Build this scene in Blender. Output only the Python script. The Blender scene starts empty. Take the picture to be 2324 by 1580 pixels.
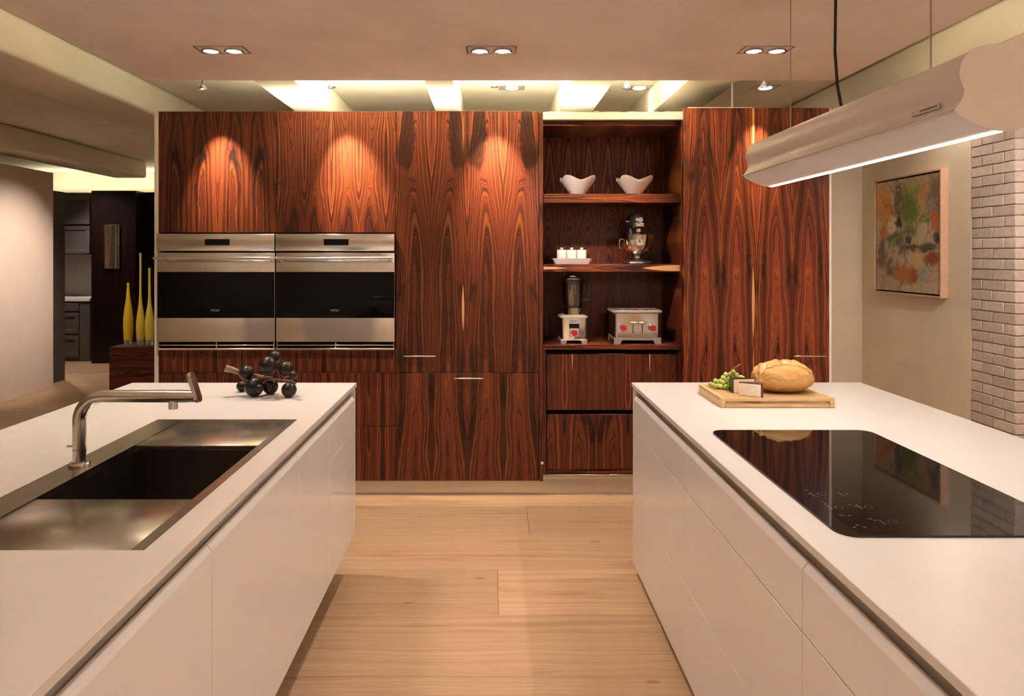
import bpy, bmesh, math, random
from mathutils import Vector, Matrix
random.seed(7)
PI = math.pi
SC = bpy.context.scene
COL = SC.collection

# ------------------------------------------------------------------ camera, world, exposure
cam_d = bpy.data.cameras.new('camera'); cam = bpy.data.objects.new('camera', cam_d); COL.objects.link(cam)
cam.location = (0, 0, 1.555); cam.rotation_euler = (PI/2, 0, 0)
cam_d.sensor_width = 36; cam_d.lens = 1549/2324*36
cam_d.shift_x = 0.0211; cam_d.shift_y = -0.0912; cam_d.clip_start = 0.02
SC.camera = cam
world = bpy.data.worlds.new('world'); SC.world = world; world.use_nodes = True
world.node_tree.nodes['Background'].inputs[0].default_value = (1, .8, .62, 1)
world.node_tree.nodes['Background'].inputs[1].default_value = 0.02
vs = SC.view_settings
vs.view_transform = 'Standard'; vs.look = 'None'; vs.gamma = 1; vs.use_curve_mapping = False
vs.exposure = 0.59
cy = SC.cycles
cy.max_bounces = 7; cy.diffuse_bounces = 4; cy.glossy_bounces = 3; cy.transmission_bounces = 6; cy.caustics_reflective = False; cy.caustics_refractive = False
cy.sample_clamp_indirect = 60; cy.adaptive_threshold = .03; cy.use_light_tree = False; cy.light_sampling_threshold = .002

# light colours and strengths
WARM = (1, .84, .74)          # halogen
HALO = (1, .73, .45)          # bare halogen spots along the soffit edge
COVE = (1, .90, .64)          # fluorescent cove tubes
STRIP = (1, .92, .86)         # pendant tube
NEUT = (1, .95, .93)          # neutral fill lamps added out of view around the photographer
P_DOWN = 26                   # each downlight bulb (spot W)
P_MR16 = 185
P_PEND = 7
P_COVE = 34

F = 1549.0                    # focal length in photo pixels, horizon at (1113, 578)
def wx(px, d): return (px-1113)*d/F
def wz(py, d): return 1.555-(py-578)*d/F

# ------------------------------------------------------------------ helpers
ORG = {}
def tag(o, label=None, cat=None, group=None, kind=None):
    if label: o['label'] = label
    if cat: o['category'] = cat
    if group: o['group'] = group
    if kind: o['kind'] = kind
    return o
def thing(name, label, cat, loc, group=None, kind=None):
    o = bpy.data.objects.new(name, None); COL.objects.link(o)
    o.location = loc; o.empty_display_size = .05; ORG[o] = Vector(loc)
    return tag(o, label, cat, group, kind)
def obj(name, bm, mat, parent=None, smooth=True, angle=.62, base=False):
    bmesh.ops.recalc_face_normals(bm, faces=bm.faces[:])
    vs_ = [v.co for v in bm.verts]
    lo = Vector([min(v[i] for v in vs_) for i in range(3)]); hi = Vector([max(v[i] for v in vs_) for i in range(3)])
    c = (lo+hi)/2
    if base: c.z = lo.z
    bmesh.ops.translate(bm, verts=bm.verts[:], vec=-c)
    me = bpy.data.meshes.new(name); bm.to_mesh(me); bm.free()
    if mat: me.materials.append(mat)
    if smooth:
        me.polygons.foreach_set('use_smooth', [True]*len(me.polygons))
        me.set_sharp_from_angle(angle=angle)
    o = bpy.data.objects.new(name, me); COL.objects.link(o)
    ORG[o] = c.copy()
    if parent is not None:
        o.parent = parent; o.location = c-ORG[parent]
    else:
        o.location = c
    return o
def inst(src, parent, world_loc, rot=(0,0,0), scale=None):
    o = bpy.data.objects.new(src.name.split('.')[0], src.data); COL.objects.link(o)
    o.parent = parent; o.location = Vector(world_loc)-ORG[parent] if parent else world_loc
    o.rotation_euler = rot
    if scale: o.scale = scale
    ORG[o] = Vector(world_loc)
    return o
def B(): return bmesh.new()
def box(bm, x0, x1, y0, y1, z0, z1, bev=0, seg=2):
    vs_ = [bm.verts.new((x, y, z)) for x in (x0, x1) for y in (y0, y1) for z in (z0, z1)]
    f = [(0,1,3,2),(4,6,7,5),(0,4,5,1),(2,3,7,6),(0,2,6,4),(1,5,7,3)]
    fs = [bm.faces.new([vs_[i] for i in q]) for q in f]
    if bev:
        es = list({e for q in fs for e in q.edges})
        bmesh.ops.bevel(bm, geom=es, offset=bev, segments=seg, profile=.5, affect='EDGES', clamp_overlap=True)
    return bm
def prism(bm, pts, axis, a0, a1):
    """polygon pts (2-D) extruded along axis 'x','y' or 'z' from a0 to a1"""
    def mk(p, a):
        return {'x': (a, p[0], p[1]), 'y': (p[0], a, p[1]), 'z': (p[0], p[1], a)}[axis]
    A = [bm.verts.new(mk(p, a0)) for p in pts]; C = [bm.verts.new(mk(p, a1)) for p in pts]
    n = len(pts)
    bm.faces.new(A); bm.faces.new(C[::-1])
    for i in range(n): bm.faces.new((A[i], C[i], C[(i+1)%n], A[(i+1)%n]))
    return bm
def rrect(x0, x1, y0, y1, r, seg=6):
    out = []
    for cx, cy, a in ((x1-r, y1-r, 0), (x0+r, y1-r, PI/2), (x0+r, y0+r, PI), (x1-r, y0+r, 1.5*PI)):
        for i in range(seg+1):
            t = a+i/seg*PI/2; out.append((cx+r*math.cos(t), cy+r*math.sin(t)))
    return out
def frame_of(d):
    d = d.normalized(); up = Vector((0,0,1)) if abs(d.z) < .9 else Vector((0,1,0))
    a = d.cross(up).normalized(); return a, d.cross(a).normalized()
def tube(bm, pts, r, seg=12, cap=True):
    pts = [Vector(p) for p in pts]; n = len(pts)
    rs = r if isinstance(r, (list, tuple)) else [r]*n
    rings = []; a = None
    for i, p in enumerate(pts):
        d = (pts[min(i+1, n-1)]-pts[max(i-1, 0)]).normalized()
        if a is None: a, b = frame_of(d)
        else:
            a = (a-d*a.dot(d)).normalized(); b = d.cross(a)
        rings.append([bm.verts.new(p+(a*math.cos(t)+b*math.sin(t))*rs[i]) for t in (2*PI*k/seg for k in range(seg))])
    for i in range(n-1):
        for k in range(seg):
            bm.faces.new((rings[i][k], rings[i][(k+1)%seg], rings[i+1][(k+1)%seg], rings[i+1][k]))
    if cap:
        bm.faces.new(rings[0]); bm.faces.new(rings[-1][::-1])
    return bm
def lathe(bm, prof, c=(0,0,0), seg=28, closed=False):
    """prof = [(r, z)...] about the z axis at c"""
    rings = []
    for r, z in prof:
        if r < 1e-5: rings.append([bm.verts.new((c[0], c[1], c[2]+z))])
        else: rings.append([bm.verts.new((c[0]+r*math.cos(2*PI*k/seg), c[1]+r*math.sin(2*PI*k/seg), c[2]+z)) for k in range(seg)])
    for i in range(len(rings)-1):
        A, C = rings[i], rings[i+1]
        for k in range(seg):
            k2 = (k+1)%seg
            if len(A) == 1 and len(C) == 1: continue
            if len(A) == 1: bm.faces.new((A[0], C[k2], C[k]))
            elif len(C) == 1: bm.faces.new((A[k], A[k2], C[0]))
            else: bm.faces.new((A[k], A[k2], C[k2], C[k]))
    return bm
def ball(bm, c, r, sub=3, sc=(1,1,1)):
    m = Matrix.Translation(c) @ Matrix.Diagonal((sc[0], sc[1], sc[2], 1))
    bmesh.ops.create_icosphere(bm, subdivisions=sub, radius=r, matrix=m); return bm
def cylx(bm, c, r, depth, axis='y', seg=24, r2=None):
    rot = {'z': Matrix(), 'y': Matrix.Rotation(PI/2, 4, 'X'), 'x': Matrix.Rotation(PI/2, 4, 'Y')}[axis]
    bmesh.ops.create_cone(bm, cap_ends=True, segments=seg, radius1=r, radius2=r if r2 is None else r2, depth=depth, matrix=Matrix.Translation(c) @ rot); return bm
def text_mesh(name, s, size, mat, parent, loc, rot, ext=.0004):
    cu = bpy.data.curves.new(name, 'FONT'); cu.body = s; cu.size = size; cu.extrude = ext; cu.align_x = 'CENTER'; cu.align_y = 'CENTER'
    cu.resolution_u = 3
    t = bpy.data.objects.new(name, cu); COL.objects.link(t)
    dg = bpy.context.evaluated_depsgraph_get()
    me = bpy.data.meshes.new_from_object(t.evaluated_get(dg))
    bpy.data.objects.remove(t); bpy.data.curves.remove(cu)
    me.name = name; me.materials.clear(); me.materials.append(mat)
    o = bpy.data.objects.new(name, me); COL.objects.link(o); o.parent = parent
    o.location = Vector(loc)-ORG[parent]; o.rotation_euler = rot; ORG[o] = Vector(loc)
    return o

# ------------------------------------------------------------------ materials
class NT:
    def __init__(s, name):
        s.m = bpy.data.materials.new(name); s.m.use_nodes = True; s.t = s.m.node_tree
        s.b = s.t.nodes['Principled BSDF']
    def n(s, typ, **kw):
        x = s.t.nodes.new(typ)
        for k, v in kw.items(): setattr(x, k, v)
        return x
    def put(s, sock, v):
        if isinstance(v, bpy.types.NodeSocket): s.t.links.new(v, sock)
        elif v is not None: sock.default_value = v
    def math(s, op, a, b=None, c=None, clamp=False):
        x = s.n('ShaderNodeMath', operation=op, use_clamp=clamp)
        for i, v in enumerate((a, b, c)):
            if v is not None: s.put(x.inputs[i], v)
        return x.outputs[0]
    def vmath(s, op, a, b=None):
        x = s.n('ShaderNodeVectorMath', operation=op)
        s.put(x.inputs[0], a)
        if b is not None: s.put(x.inputs[1], b)
        return x.outputs['Value'] if op == 'LENGTH' else x.outputs[0]
    def obj_xyz(s):
        tc = s.n('ShaderNodeTexCoord'); sp = s.n('ShaderNodeSeparateXYZ'); s.t.links.new(tc.outputs['Object'], sp.inputs[0])
        return tc.outputs['Object'], sp.outputs[0], sp.outputs[1], sp.outputs[2]
    def comb(s, x, y, z):
        c = s.n('ShaderNodeCombineXYZ')
        for i, v in enumerate((x, y, z)): s.put(c.inputs[i], v)
        return c.outputs[0]
    def noise(s, vec, scale=1, detail=3, rough=.5, dist=0, dim='3D'):
        x = s.n('ShaderNodeTexNoise', noise_dimensions=dim)
        if dim == '1D': s.put(x.inputs['W'], vec)
        else: s.put(x.inputs['Vector'], vec)
        x.inputs['Scale'].default_value = scale; x.inputs['Detail'].default_value = detail
        x.inputs['Roughness'].default_value = rough; x.inputs['Distortion'].default_value = dist
        return x.outputs[0]
    def ramp(s, f, stops, interp='LINEAR'):
        x = s.n('ShaderNodeValToRGB'); s.put(x.inputs[0], f); r = x.color_ramp; r.interpolation = interp
        while len(r.elements) < len(stops): r.elements.new(.5)
        for e, (p, c) in zip(r.elements, stops): e.position = p; e.color = (*c, 1) if len(c) == 3 else c
        return x.outputs[0]
    def mix(s, f, a, b, mode='MIX'):
        x = s.n('ShaderNodeMix', data_type='RGBA', blend_type=mode)
        s.put(x.inputs[0], f)
        s.put(x.inputs[6], (*a, 1) if isinstance(a, tuple) and len(a) == 3 else a)
        s.put(x.inputs[7], (*b, 1) if isinstance(b, tuple) and len(b) == 3 else b)
        return x.outputs[2]
    def rng(s, v, a, b, c=0, d=1, smooth=False):
        x = s.n('ShaderNodeMapRange', interpolation_type='SMOOTHSTEP' if smooth else 'LINEAR')
        s.put(x.inputs[0], v)
        for i, q in enumerate((a, b, c, d)): x.inputs[i+1].default_value = q
        return x.outputs[0]
    def rand(s): return s.n('ShaderNodeObjectInfo').outputs['Random']
    def bump(s, h, strength=.1, dist=.01):
        x = s.n('ShaderNodeBump'); x.inputs['Strength'].default_value = strength; x.inputs['Distance'].default_value = dist
        s.put(x.inputs['Height'], h); s.t.links.new(x.outputs[0], s.b.inputs['Normal'])
    def fin(s, col=None, rough=None, metal=None, spec=None, coat=None, coat_r=.1, trans=None, ior=None):
        i = s.b.inputs
        if col is not None: s.put(i['Base Color'], (*col, 1) if isinstance(col, tuple) and len(col) == 3 else col)
        if rough is not None: s.put(i['Roughness'], rough)
        if metal is not None: s.put(i['Metallic'], metal)
        if spec is not None: s.put(i['Specular IOR Level'], spec)
        if coat is not None: s.put(i['Coat Weight'], coat); s.put(i['Coat Roughness'], coat_r)
        if trans is not None: s.put(i['Transmission Weight'], trans)
        if ior is not None: s.put(i['IOR'], ior)
        return s.m
def paint(name, col, rough=.7, var=.05, scale=3, spec=.3, bump=0):
    t = NT(name); v, x, y, z = t.obj_xyz()
    n = t.noise(v, scale, 4, .55)
    c = t.mix(t.rng(n, .3, .7), tuple(q*(1-var) for q in col), tuple(min(1, q*(1+var)) for q in col))
    if bump: t.bump(t.noise(v, 180, 2), bump, .002)
    return t.fin(c, rough, spec=spec)
def plain(name, col, rough=.5, metal=0, spec=.5, coat=None):
    t = NT(name); v, x, y, z = t.obj_xyz()
    r = t.rng(t.noise(v, 30, 3), .3, .7, rough*.85, rough*1.15)
    return t.fin(col, r, metal, spec, coat)
def emit(name, col, strength):
    t = NT(name); t.fin((.8, .8, .8), .4)
    t.b.inputs['Emission Color'].default_value = (*col, 1); t.b.inputs['Emission Strength'].default_value = strength
    return t.m
def rosewood(name, leaf=.19, axis='z', seed=0., off=0., sap=None, gain=1.0, along=None):
    """book-matched veneer: grain runs along `axis`, leaves mirror every `leaf` metres across it"""
    t = NT(name); v, x, y, z = t.obj_xyz()
    a, b = {'z': (x, z), 'x': (z, x), 'xd': (y, x)}[axis]
    u = t.math('PINGPONG', t.math('ADD', a, off+leaf*10), leaf)
    rs = t.math('ADD', t.math('MULTIPLY', t.rand(), 0.0), seed)
    bz = t.math('ADD', b, seed*3.1)
    low = t.math('SUBTRACT', t.noise(t.comb(t.math('MULTIPLY', u, 4), t.math('MULTIPLY', bz, .9), rs), 1, 2), .5)
    mid = t.math('SUBTRACT', t.noise(t.comb(t.math('MULTIPLY', u, 18), t.math('MULTIPLY', bz, 2.4), rs), 1, 3), .5)
    c = t.math('SUBTRACT', u, leaf*.52)
    hyp = t.math('SQRT', t.math('ADD', t.math('MULTIPLY', c, c), .0009))
    w = t.math('MULTIPLY', hyp, 12)
    w = t.math('MULTIPLY_ADD', bz, .45, w)
    w = t.math('MULTIPLY_ADD', low, 1.5, w)
    w = t.math('MULTIPLY_ADD', mid, .36, w)
    band = t.noise(t.math('MULTIPLY', w, 8.5), 1, 4, .62, dim='1D')
    line = t.noise(t.math('MULTIPLY', w, 30), 1, 2, .5, dim='1D')
    fib = t.noise(t.comb(t.math('MULTIPLY', a, 420), t.math('MULTIPLY', b, 9), rs), 1, 3, .6)
    col = t.ramp(band, [(.26, (.016, .0042, .0034)), (.38, (.056, .0110, .0075)), (.50, (.112, .0225, .0120)), (.62, (.190, .050, .0125)), (.78, (.32, .112, .015))])
    broad = t.rng(t.noise(t.math('MULTIPLY', w, 1.7), 1, 2, .5, dim='1D'), .34, .66, .58, 1.28, True)
    col = t.mix(1, col, t.comb(broad, broad, broad), 'MULTIPLY')
    dark = t.rng(line, .34, .46, .40, 1, True)
    col = t.mix(1, col, t.comb(dark, dark, dark), 'MULTIPLY')
    ink = t.noise(t.comb(t.math('MULTIPLY', u, 11), t.math('MULTIPLY', bz, 2.1), t.math('ADD', rs, 9)), 1, 3, .6, .6)
    inkm = t.rng(ink, .57, .68, 1, .28, True)
    col = t.mix(1, col, t.comb(inkm, inkm, inkm), 'MULTIPLY')
    f = t.rng(fib, .3, .7, .72*gain, 1.12*gain)
    col = t.mix(1, col, t.comb(f, f, f), 'MULTIPLY')
    if sap:
        for (sx, w0, z0, z1) in sap:      # pale sapwood flames: position across, half-width, ends along the grain
            zm = (z0+z1)/2; hz = (z1-z0)/2
            q = t.math('DIVIDE', t.math('SUBTRACT', b, zm), hz)
            ww = t.math('MULTIPLY', t.math('SUBTRACT', 1, t.math('MULTIPLY', q, q)), w0)
            ww = t.math('ADD', ww, t.math('MULTIPLY', mid, w0*.5))
            d = t.math('ABSOLUTE', t.math('SUBTRACT', a, sx))
            m = t.rng(t.math('SUBTRACT', ww, d), 0, .0012, 0, 1)
            col = t.mix(m, col, (.62, .33, .15))
    return t.fin(col, t.rng(fib, .3, .7, .30, .42), spec=.34)
def oak(name):
    t = NT(name); v, x, y, z = t.obj_xyz(); r = t.rand()
    r10 = t.math('MULTIPLY', r, 37)
    gx = t.math('ADD', x, r10)
    low = t.math('SUBTRACT', t.noise(t.comb(t.math('MULTIPLY', gx, .9), t.math('MULTIPLY', y, 5), r10), 1, 3), .5)
    w = t.math('MULTIPLY_ADD', low, 1.1, t.math('MULTIPLY', y, 7))
    band = t.noise(t.math('ADD', t.math('MULTIPLY', w, 5), r10), 1, 5, .6, dim='1D')
    fib = t.noise(t.comb(t.math('MULTIPLY', gx, 5), t.math('MULTIPLY', y, 190), r10), 1, 3, .6)
    col = t.ramp(band, [(.3, (.53, .345, .205)), (.5, (.60, .402, .245)), (.7, (.66, .46, .29))])
    tone = t.rng(r, 0, 1, .78, 1.06)
    f = t.math('MULTIPLY', t.rng(fib, .3, .7, .92, 1.05), tone)
    col = t.mix(1, col, t.comb(f, f, f), 'MULTIPLY')
    cloud = t.rng(t.noise(t.comb(t.math('MULTIPLY', gx, 1.5), t.math('MULTIPLY', y, 9), t.math('ADD', r10, 3)), 1, 4, .6), .52, .72, 0, .50, True)
    col = t.mix(cloud, col, (.36, .185, .095))
    vo = t.n('ShaderNodeTexVoronoi', feature='F1'); vo.inputs['Scale'].default_value = 1
    t.put(vo.inputs['Vector'], t.comb(t.math('MULTIPLY', gx, 2.0), t.math('MULTIPLY', y, 5.5), r10)); vo.inputs['Randomness'].default_value = 1
    kn = t.rng(t.math('ADD', vo.outputs['Distance'], t.math('MULTIPLY', low, .2)), .02, .07, .45, 0, True)
    col = t.mix(kn, col, (.10, .04, .02))
    return t.fin(col, t.rng(fib, .3, .7, .30, .42), spec=.4)
def steel(name, col=(.60, .56, .52), rough=.24, axis='x', wave=0.):
    t = NT(name); v, x, y, z = t.obj_xyz()
    s = {'x': (6, 500, 500), 'z': (500, 500, 6), 'y': (500, 6, 500)}[axis]
    n = t.noise(t.comb(t.math('MULTIPLY', x, s[0]), t.math('MULTIPLY', y, s[1]), t.math('MULTIPLY', z, s[2])), 1, 2)
    h = n
    if wave: h = t.math('MULTIPLY_ADD', t.noise(v, 5, 1), wave, t.math('MULTIPLY', n, .004))
    t.bump(h, .10 if wave else .05, .01 if wave else .0006)
    k = t.rng(n, .3, .7, .985, 1.01)
    c = t.mix(1, (*col, 1), t.comb(k, k, k), 'MULTIPLY')
    return t.fin(c, t.rng(n, .3, .7, rough*.96, rough*1.04), 1)

M = {}
M['oak'] = oak('oak_floor')
M['soffit'] = paint('soffit_paint', (.82, .735, .66), .85)
M['ceil'] = paint('ceiling_paint', (.74, .68, .56), .85)
M['wall'] = paint('wall_paint', (.72, .63, .50), .8)
M['partition'] = paint('partition_paint', (.60, .49, .40), .55)
M['lacquer'] = NT('white_lacquer').fin((.81, .79, .785), .10, spec=.5)
M['worktop'] = paint('white_composite', (.73, .70, .675), .26, .015, 12, .5)
M['edge'] = paint('panel_white', (.82, .78, .76), .4)
M['channel'] = paint('grip_channel_paint', (.62, .56, .52), .5)
M['steel'] = steel('brushed_steel', (.68, .73, .78), .19, wave=.6)
M['steelp'] = steel('polished_steel', (.68, .67, .67), .14, 'x')
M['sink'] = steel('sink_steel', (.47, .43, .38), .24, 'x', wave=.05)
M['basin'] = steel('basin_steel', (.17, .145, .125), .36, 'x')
M['faucet'] = steel('faucet_steel', (.62, .60, .58), .22, 'z')
M['kick'] = steel('kick_steel', (.56, .55, .57), .20, 'z')
M['black'] = plain('black_plastic', (.012, .011, .010), .35)
M['dark'] = plain('dark_gap', (.010, .007, .006), .8, spec=.1)
t = NT('black_glass'); M['glassblack'] = t.fin((.004, .0035, .0035), .03, spec=.14)
t = NT('cooktop_glass'); M['cooktop'] = t.fin((.006, .005, .005), .035, spec=.5)
M['print'] = plain('white_print', (.34, .31, .30), .6)
M['ceramic'] = plain('white_ceramic', (.72, .68, .655), .16)
M['chrome'] = NT('dark_chrome').fin((.64, .60, .58), .12, 1)
M['mixer'] = NT('mixer_grey').fin((.17, .155, .15), .24, .9)
M['castgrey'] = plain('cast_grey', (.46, .41, .38), .35, .6)
M['red'] = plain('red_knob', (.42, .018, .02), .3)
M['sphere'] = plain('black_wood', (.013, .008, .006), .36, spec=.35)
M['drift'] = paint('driftwood', (.30, .20, .145), .85, .3, 60)
M['pendant'] = paint('pendant_aluminium', (.74, .695, .685), .42, .02, 3, .5)
M['bulb'] = emit('halogen_glow', (1, .80, .60), 40)
M['bulb_small'] = emit('small_halogen_glow', (1, .85, .6), 14)
M['tube'] = emit('pendant_tube_glow', (1, .93, .86), 9)
M['cove'] = emit('cove_glow', COVE, 1.2)
M['brick'] = None
t = NT('brick_painted'); v, x, y, z = t.obj_xyz(); r = t.rand()
n = t.noise(t.vmath('ADD', v, t.comb(t.math('MULTIPLY', r, 30), r, r)), 26, 5, .65)
k = t.math('MULTIPLY', t.rng(r, 0, 1, .86, 1.1), t.rng(n, .3, .7, .82, 1.08))
t.bump(n, .35, .006)
M['brick'] = t.fin(t.mix(1, (.62, .53, .47, 1), t.comb(k, k, k), 'MULTIPLY'), .85, spec=.14)
M['mortar'] = paint('mortar', (.52, .42, .36), .95, .12, 40, .1)
M['darkcab'] = rosewood('espresso_wood', .3, 'z', 4., gain=.10)
M['greycab'] = paint('grey_cabinet_paint', (.105, .092, .085), .5, .06)
M['greypanel'] = paint('grey_cabinet_side', (.062, .048, .042), .6, .06)
M['board'] = None
t = NT('maple_board'); v, x, y, z = t.obj_xyz()
n = t.noise(t.comb(t.math('MULTIPLY', x, 9), t.math('MULTIPLY', y, 120), t.math('MULTIPLY', z, 120)), 1, 3)
M['board'] = t.fin(t.ramp(n, [(.3, (.60, .37, .17)), (.7, (.76, .53, .29))]), .5, spec=.3)
RW = {}
RW['d1'] = rosewood('rosewood_door_a', .185, seed=1.9, off=.0)
RW['d2'] = rosewood('rosewood_door_b', .175, seed=2.1, off=.03, sap=[(-.032, .0022, .05, .42)])
RW['fridge'] = rosewood('rosewood_fridge', .230, seed=3.4, off=0, sap=[(-.027, .0085, -.58, -.27), (-.027, .002, .55, .84)])
RW['low'] = rosewood('rosewood_drawer', .175, seed=5.2, off=.05)
RW['freezer'] = rosewood('rosewood_freezer', .230, seed=6.1, off=0)
RW['niche'] = rosewood('rosewood_niche', .14, seed=7.7, off=.02, gain=1.25)
RW['nicheside'] = rosewood('rosewood_side', .2, seed=8.2, gain=.9)
RW['drawer'] = rosewood('rosewood_niche_drawer', .205, seed=9.4, off=.1, sap=[(-.255, .004, .06, .30), (.245, .004, .04, .30)])
RW['drawer2'] = rosewood('rosewood_niche_drawer_low', .205, seed=9.9, off=.1)
RW['slide'] = rosewood('rosewood_sliding_door', .225, seed=11.3, off=0, gain=1.7, sap=[(-.02, .0085, .82, 1.55), (-.02, .0095, -.27, .21), (-.02, .003, -.62, -.30)])
RW['shelf'] = rosewood('rosewood_shelf', .09, 'x', seed=12.1)
RW['shelfsap'] = rosewood('rosewood_shelf_sap', .09, 'x', seed=13.4, sap=[(0, .02, .20, .75), (0, .01, -.6, -.28)])
RW['block'] = rosewood('rosewood_block', .5, 'x', seed=14.4)

# ------------------------------------------------------------------ room shell
ZC = 2.85        # upper ceiling
ZS = 2.595       # dropped soffit underside
floor = obj('floor', box(B(), -8, 6, -5.2, 10.7, -.05, -.013), M['dark'], smooth=False); tag(floor, 'wide honey oak plank floor running across the kitchen', 'floor', kind='structure')
pitch = .428
for i in range(-18, 20):
    y0 = 2.517+i*pitch; y1 = y0+pitch
    if y1 < -5.1 or y0 > 10.6: continue
    y1 = min(y1, 10.69)
    if i == 1: cuts = [-5.6, -2.6, .035, 2.9]
    elif i == 3: cuts = [-6.4, -3.6, -1.2, .22, 3.2]
    else:
        s = random.uniform(-7.6, -5.2); cuts = []
        while s < 5.5:
            cuts.append(s); s += random.uniform(2.2, 3.2)
        if 0 <= i <= 4: cuts = [c for c in cuts if not -1. < c < 1.]
    xs = [-8]+[c for c in cuts if -7.8 < c < 5.8]+[6]
    for a, b_ in zip(xs, xs[1:]):
        g = .0007
        obj('plank', box(B(), a+g, b_-g, y0+g, y1-g, -.013, 0, .0012, 1), M['oak'], floor, smooth=False)

ceil = obj('ceiling', box(B(), -8, 6, -5.2, 10.7, ZC, ZC+.1), M['ceil'], smooth=False); tag(ceil, 'cream upper ceiling with exposed painted beams', 'ceiling', kind='structure')
obj('soffit', box(B(), -2.05, 2.08, -3.1, 4.08, ZS, ZS+.06, .004, 1), M['soffit'], ceil, smooth=False)
for x0, x1, y1 in ((-7.4, -6.95, 9.4), (-5.23, -4.78, 9.5), (-3.0, -2.55, 10.2), (2.59, 3.04, 6.3), (4.7, 5.15, 6.3)):
    obj('beam', box(B(), x0, x1, -3.1, y1, 2.62, ZC, .03, 4), M['ceil'], ceil)
for x0, x1 in ((-1.49, -1.23), (-.42, -.23), (.52, .78), (1.24, 1.57)):
    obj('joist', box(B(), x0, x1, 4.12, 10.2 if x0 < -.5 else 6.3, 2.645, ZC, .012, 2), M['ceil'], ceil)

def wallbox(name, lab, *a):
    o = obj(name, box(B(), *a), M['wall'], smooth=False); return tag(o, lab, 'wall', kind='structure')
wallbox('wall_left', 'far left cream wall', -8.1, -8, -5.2, 10.8, 0, ZC+.1)
wallbox('wall_back', 'cream back wall above the dark cabinets', -8, 0, 10.7, 10.8, 0, ZC+.1)
wallbox('wall_back_right', 'beige wall behind the tall rosewood cabinets', 0, 3.46, 6.35, 6.45, 0, ZC)
wallbox('wall_return', 'short wall hidden behind the rosewood cabinets', -.1, 0, 6.35, 10.7, 0, ZC)
wallbox('wall_right', 'beige side wall carrying the framed painting', 3.46, 3.56, 4.915, 6.35, 0, ZC)
wallbox('wall_right_far', 'outer right wall', 6, 6.1, -5.2, 6.45, 0, ZC+.1)
wallbox('wall_right_rear', 'wall right of the brick pillar', 4.2, 6, 4.6, 4.7, 0, ZC)
wallbox('wall_front', 'wall behind the photographer', -8, 6, -5.3, -5.2, 0, ZC+.1)

# partition at the left, plane facing the kitchen
pw = obj('wall_partition', box(B(), -5.32, -5.11, 5.2, 7.98, 0, 2.51, .003, 1), M['partition'], smooth=False)
tag(pw, 'freestanding beige partition wall at the left', 'wall', kind='structure')

# brick pillar
pil = obj('wall_pillar', box(B(), 3.472, 4.2, 4.512, 4.905, 0, 2.849), M['mortar'], smooth=False)
tag(pil, 'painted brick pillar right of the painting', 'pillar', kind='structure')
CH = .0726; JT = .006
def brick_src(lx, ly):
    return obj('brick', box(B(), -lx/2, lx/2, -ly/2, ly/2, -(CH-JT)/2, (CH-JT)/2, .004, 1), M['brick'], pil)
bl = .200; bw = .094
cache = {}
def put_brick(x0, x1, y0, y1, zc):
    key = (round(x1-x0, 4), round(y1-y0, 4)); c = ((x0+x1)/2, (y0+y1)/2, zc)
    if key not in cache:
        o = brick_src(*key); cache[key] = o
        o.location = Vector(c)-ORG[pil]; ORG[o] = Vector(c)
    else: inst(cache[key], pil, c)
for k in range(39):
    zc = k*CH+CH/2
    if zc+CH/2 > 2.845: break
    dx = random.uniform(-.002, .002)
    # side face (towards the kitchen) with returns onto the front face
    if k % 2 == 0:
        ys = [(4.5, 4.594), (4.602, 4.802), (4.81, 4.91)]; x_first = 3.46+.200
    else:
        ys = [(4.5, 4.70), (4.708, 4.91)]; x_first = 3.46+.094
    for j, (a, b_) in enumerate(ys):
        if j == 0: put_brick(3.46, x_first, a, b_ if k % 2 == 0 else b_, zc)
        else: put_brick(3.46+dx, 3.554+dx, a, b_, zc)
    x = x_first+JT
    while x < 4.19:
        put_brick(x, min(x+.2, 4.19), 4.5, 4.594, zc); x += .208

# ------------------------------------------------------------------ tall rosewood cabinets
D = 4.388
def L(parent, name, kind, loc, energy, col, **kw):
    d = bpy.data.lights.new(name, kind); d.energy = energy; d.color = col
    rot = kw.pop('rot', (0, 0, 0))
    for k, v in kw.items(): setattr(d, k, v)
    o = bpy.data.objects.new(name, d); COL.objects.link(o); o.parent = parent
    o.location = Vector(loc)-(ORG[parent] if parent else Vector()); o.rotation_euler = rot
    return o
def pull(parent, x0, x1, yf, z):
    """slim bar pull"""
    bm = B(); box(bm, x0, x1, yf-.034, yf-.026, z-.004, z+.004, .0015, 1)
    for x in (x0+.006, x1-.014): box(bm, x, x+.008, yf-.027, yf, z-.003, z+.003)
    return obj('handle', bm, M['steelp'], parent)

XA, XM, XB, XC_ = -2.133, -1.374, -.609, .3116
oc = thing('oven_cabinet', 'rosewood tall cabinet housing the two side by side wall ovens', 'cabinet', ((XA+XB)/2, 4.7, 0))
obj('end_panel', box(B(), -2.156, XA-.001, 4.378, 5.0, 0, 2.478, .001, 1), M['edge'], oc)['label'] = 'off-white end panel'
obj('side_panel', box(B(), XA, XA+.018, 4.412, 5.0, .1, 2.47), RW['nicheside'], oc)
obj('side_panel', box(B(), XB-.019, XB-.001, 4.412, 5.0, .1, 2.47), RW['nicheside'], oc)
obj('back_panel', box(B(), XA+.019, XB-.02, 4.98, 5.0, .1, 2.47), M['dark'], oc)
obj('deck', box(B(), XA+.019, XB-.02, 4.412, 4.975, .915, .94), M['dark'], oc)
obj('top_panel', box(B(), XA+.019, XB-.02, 4.412, 4.975, 2.45, 2.47), M['dark'], oc)
obj('deck', box(B(), XA+.019, XB-.02, 4.412, 4.975, 1.70, 1.72), M['dark'], oc)
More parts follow.
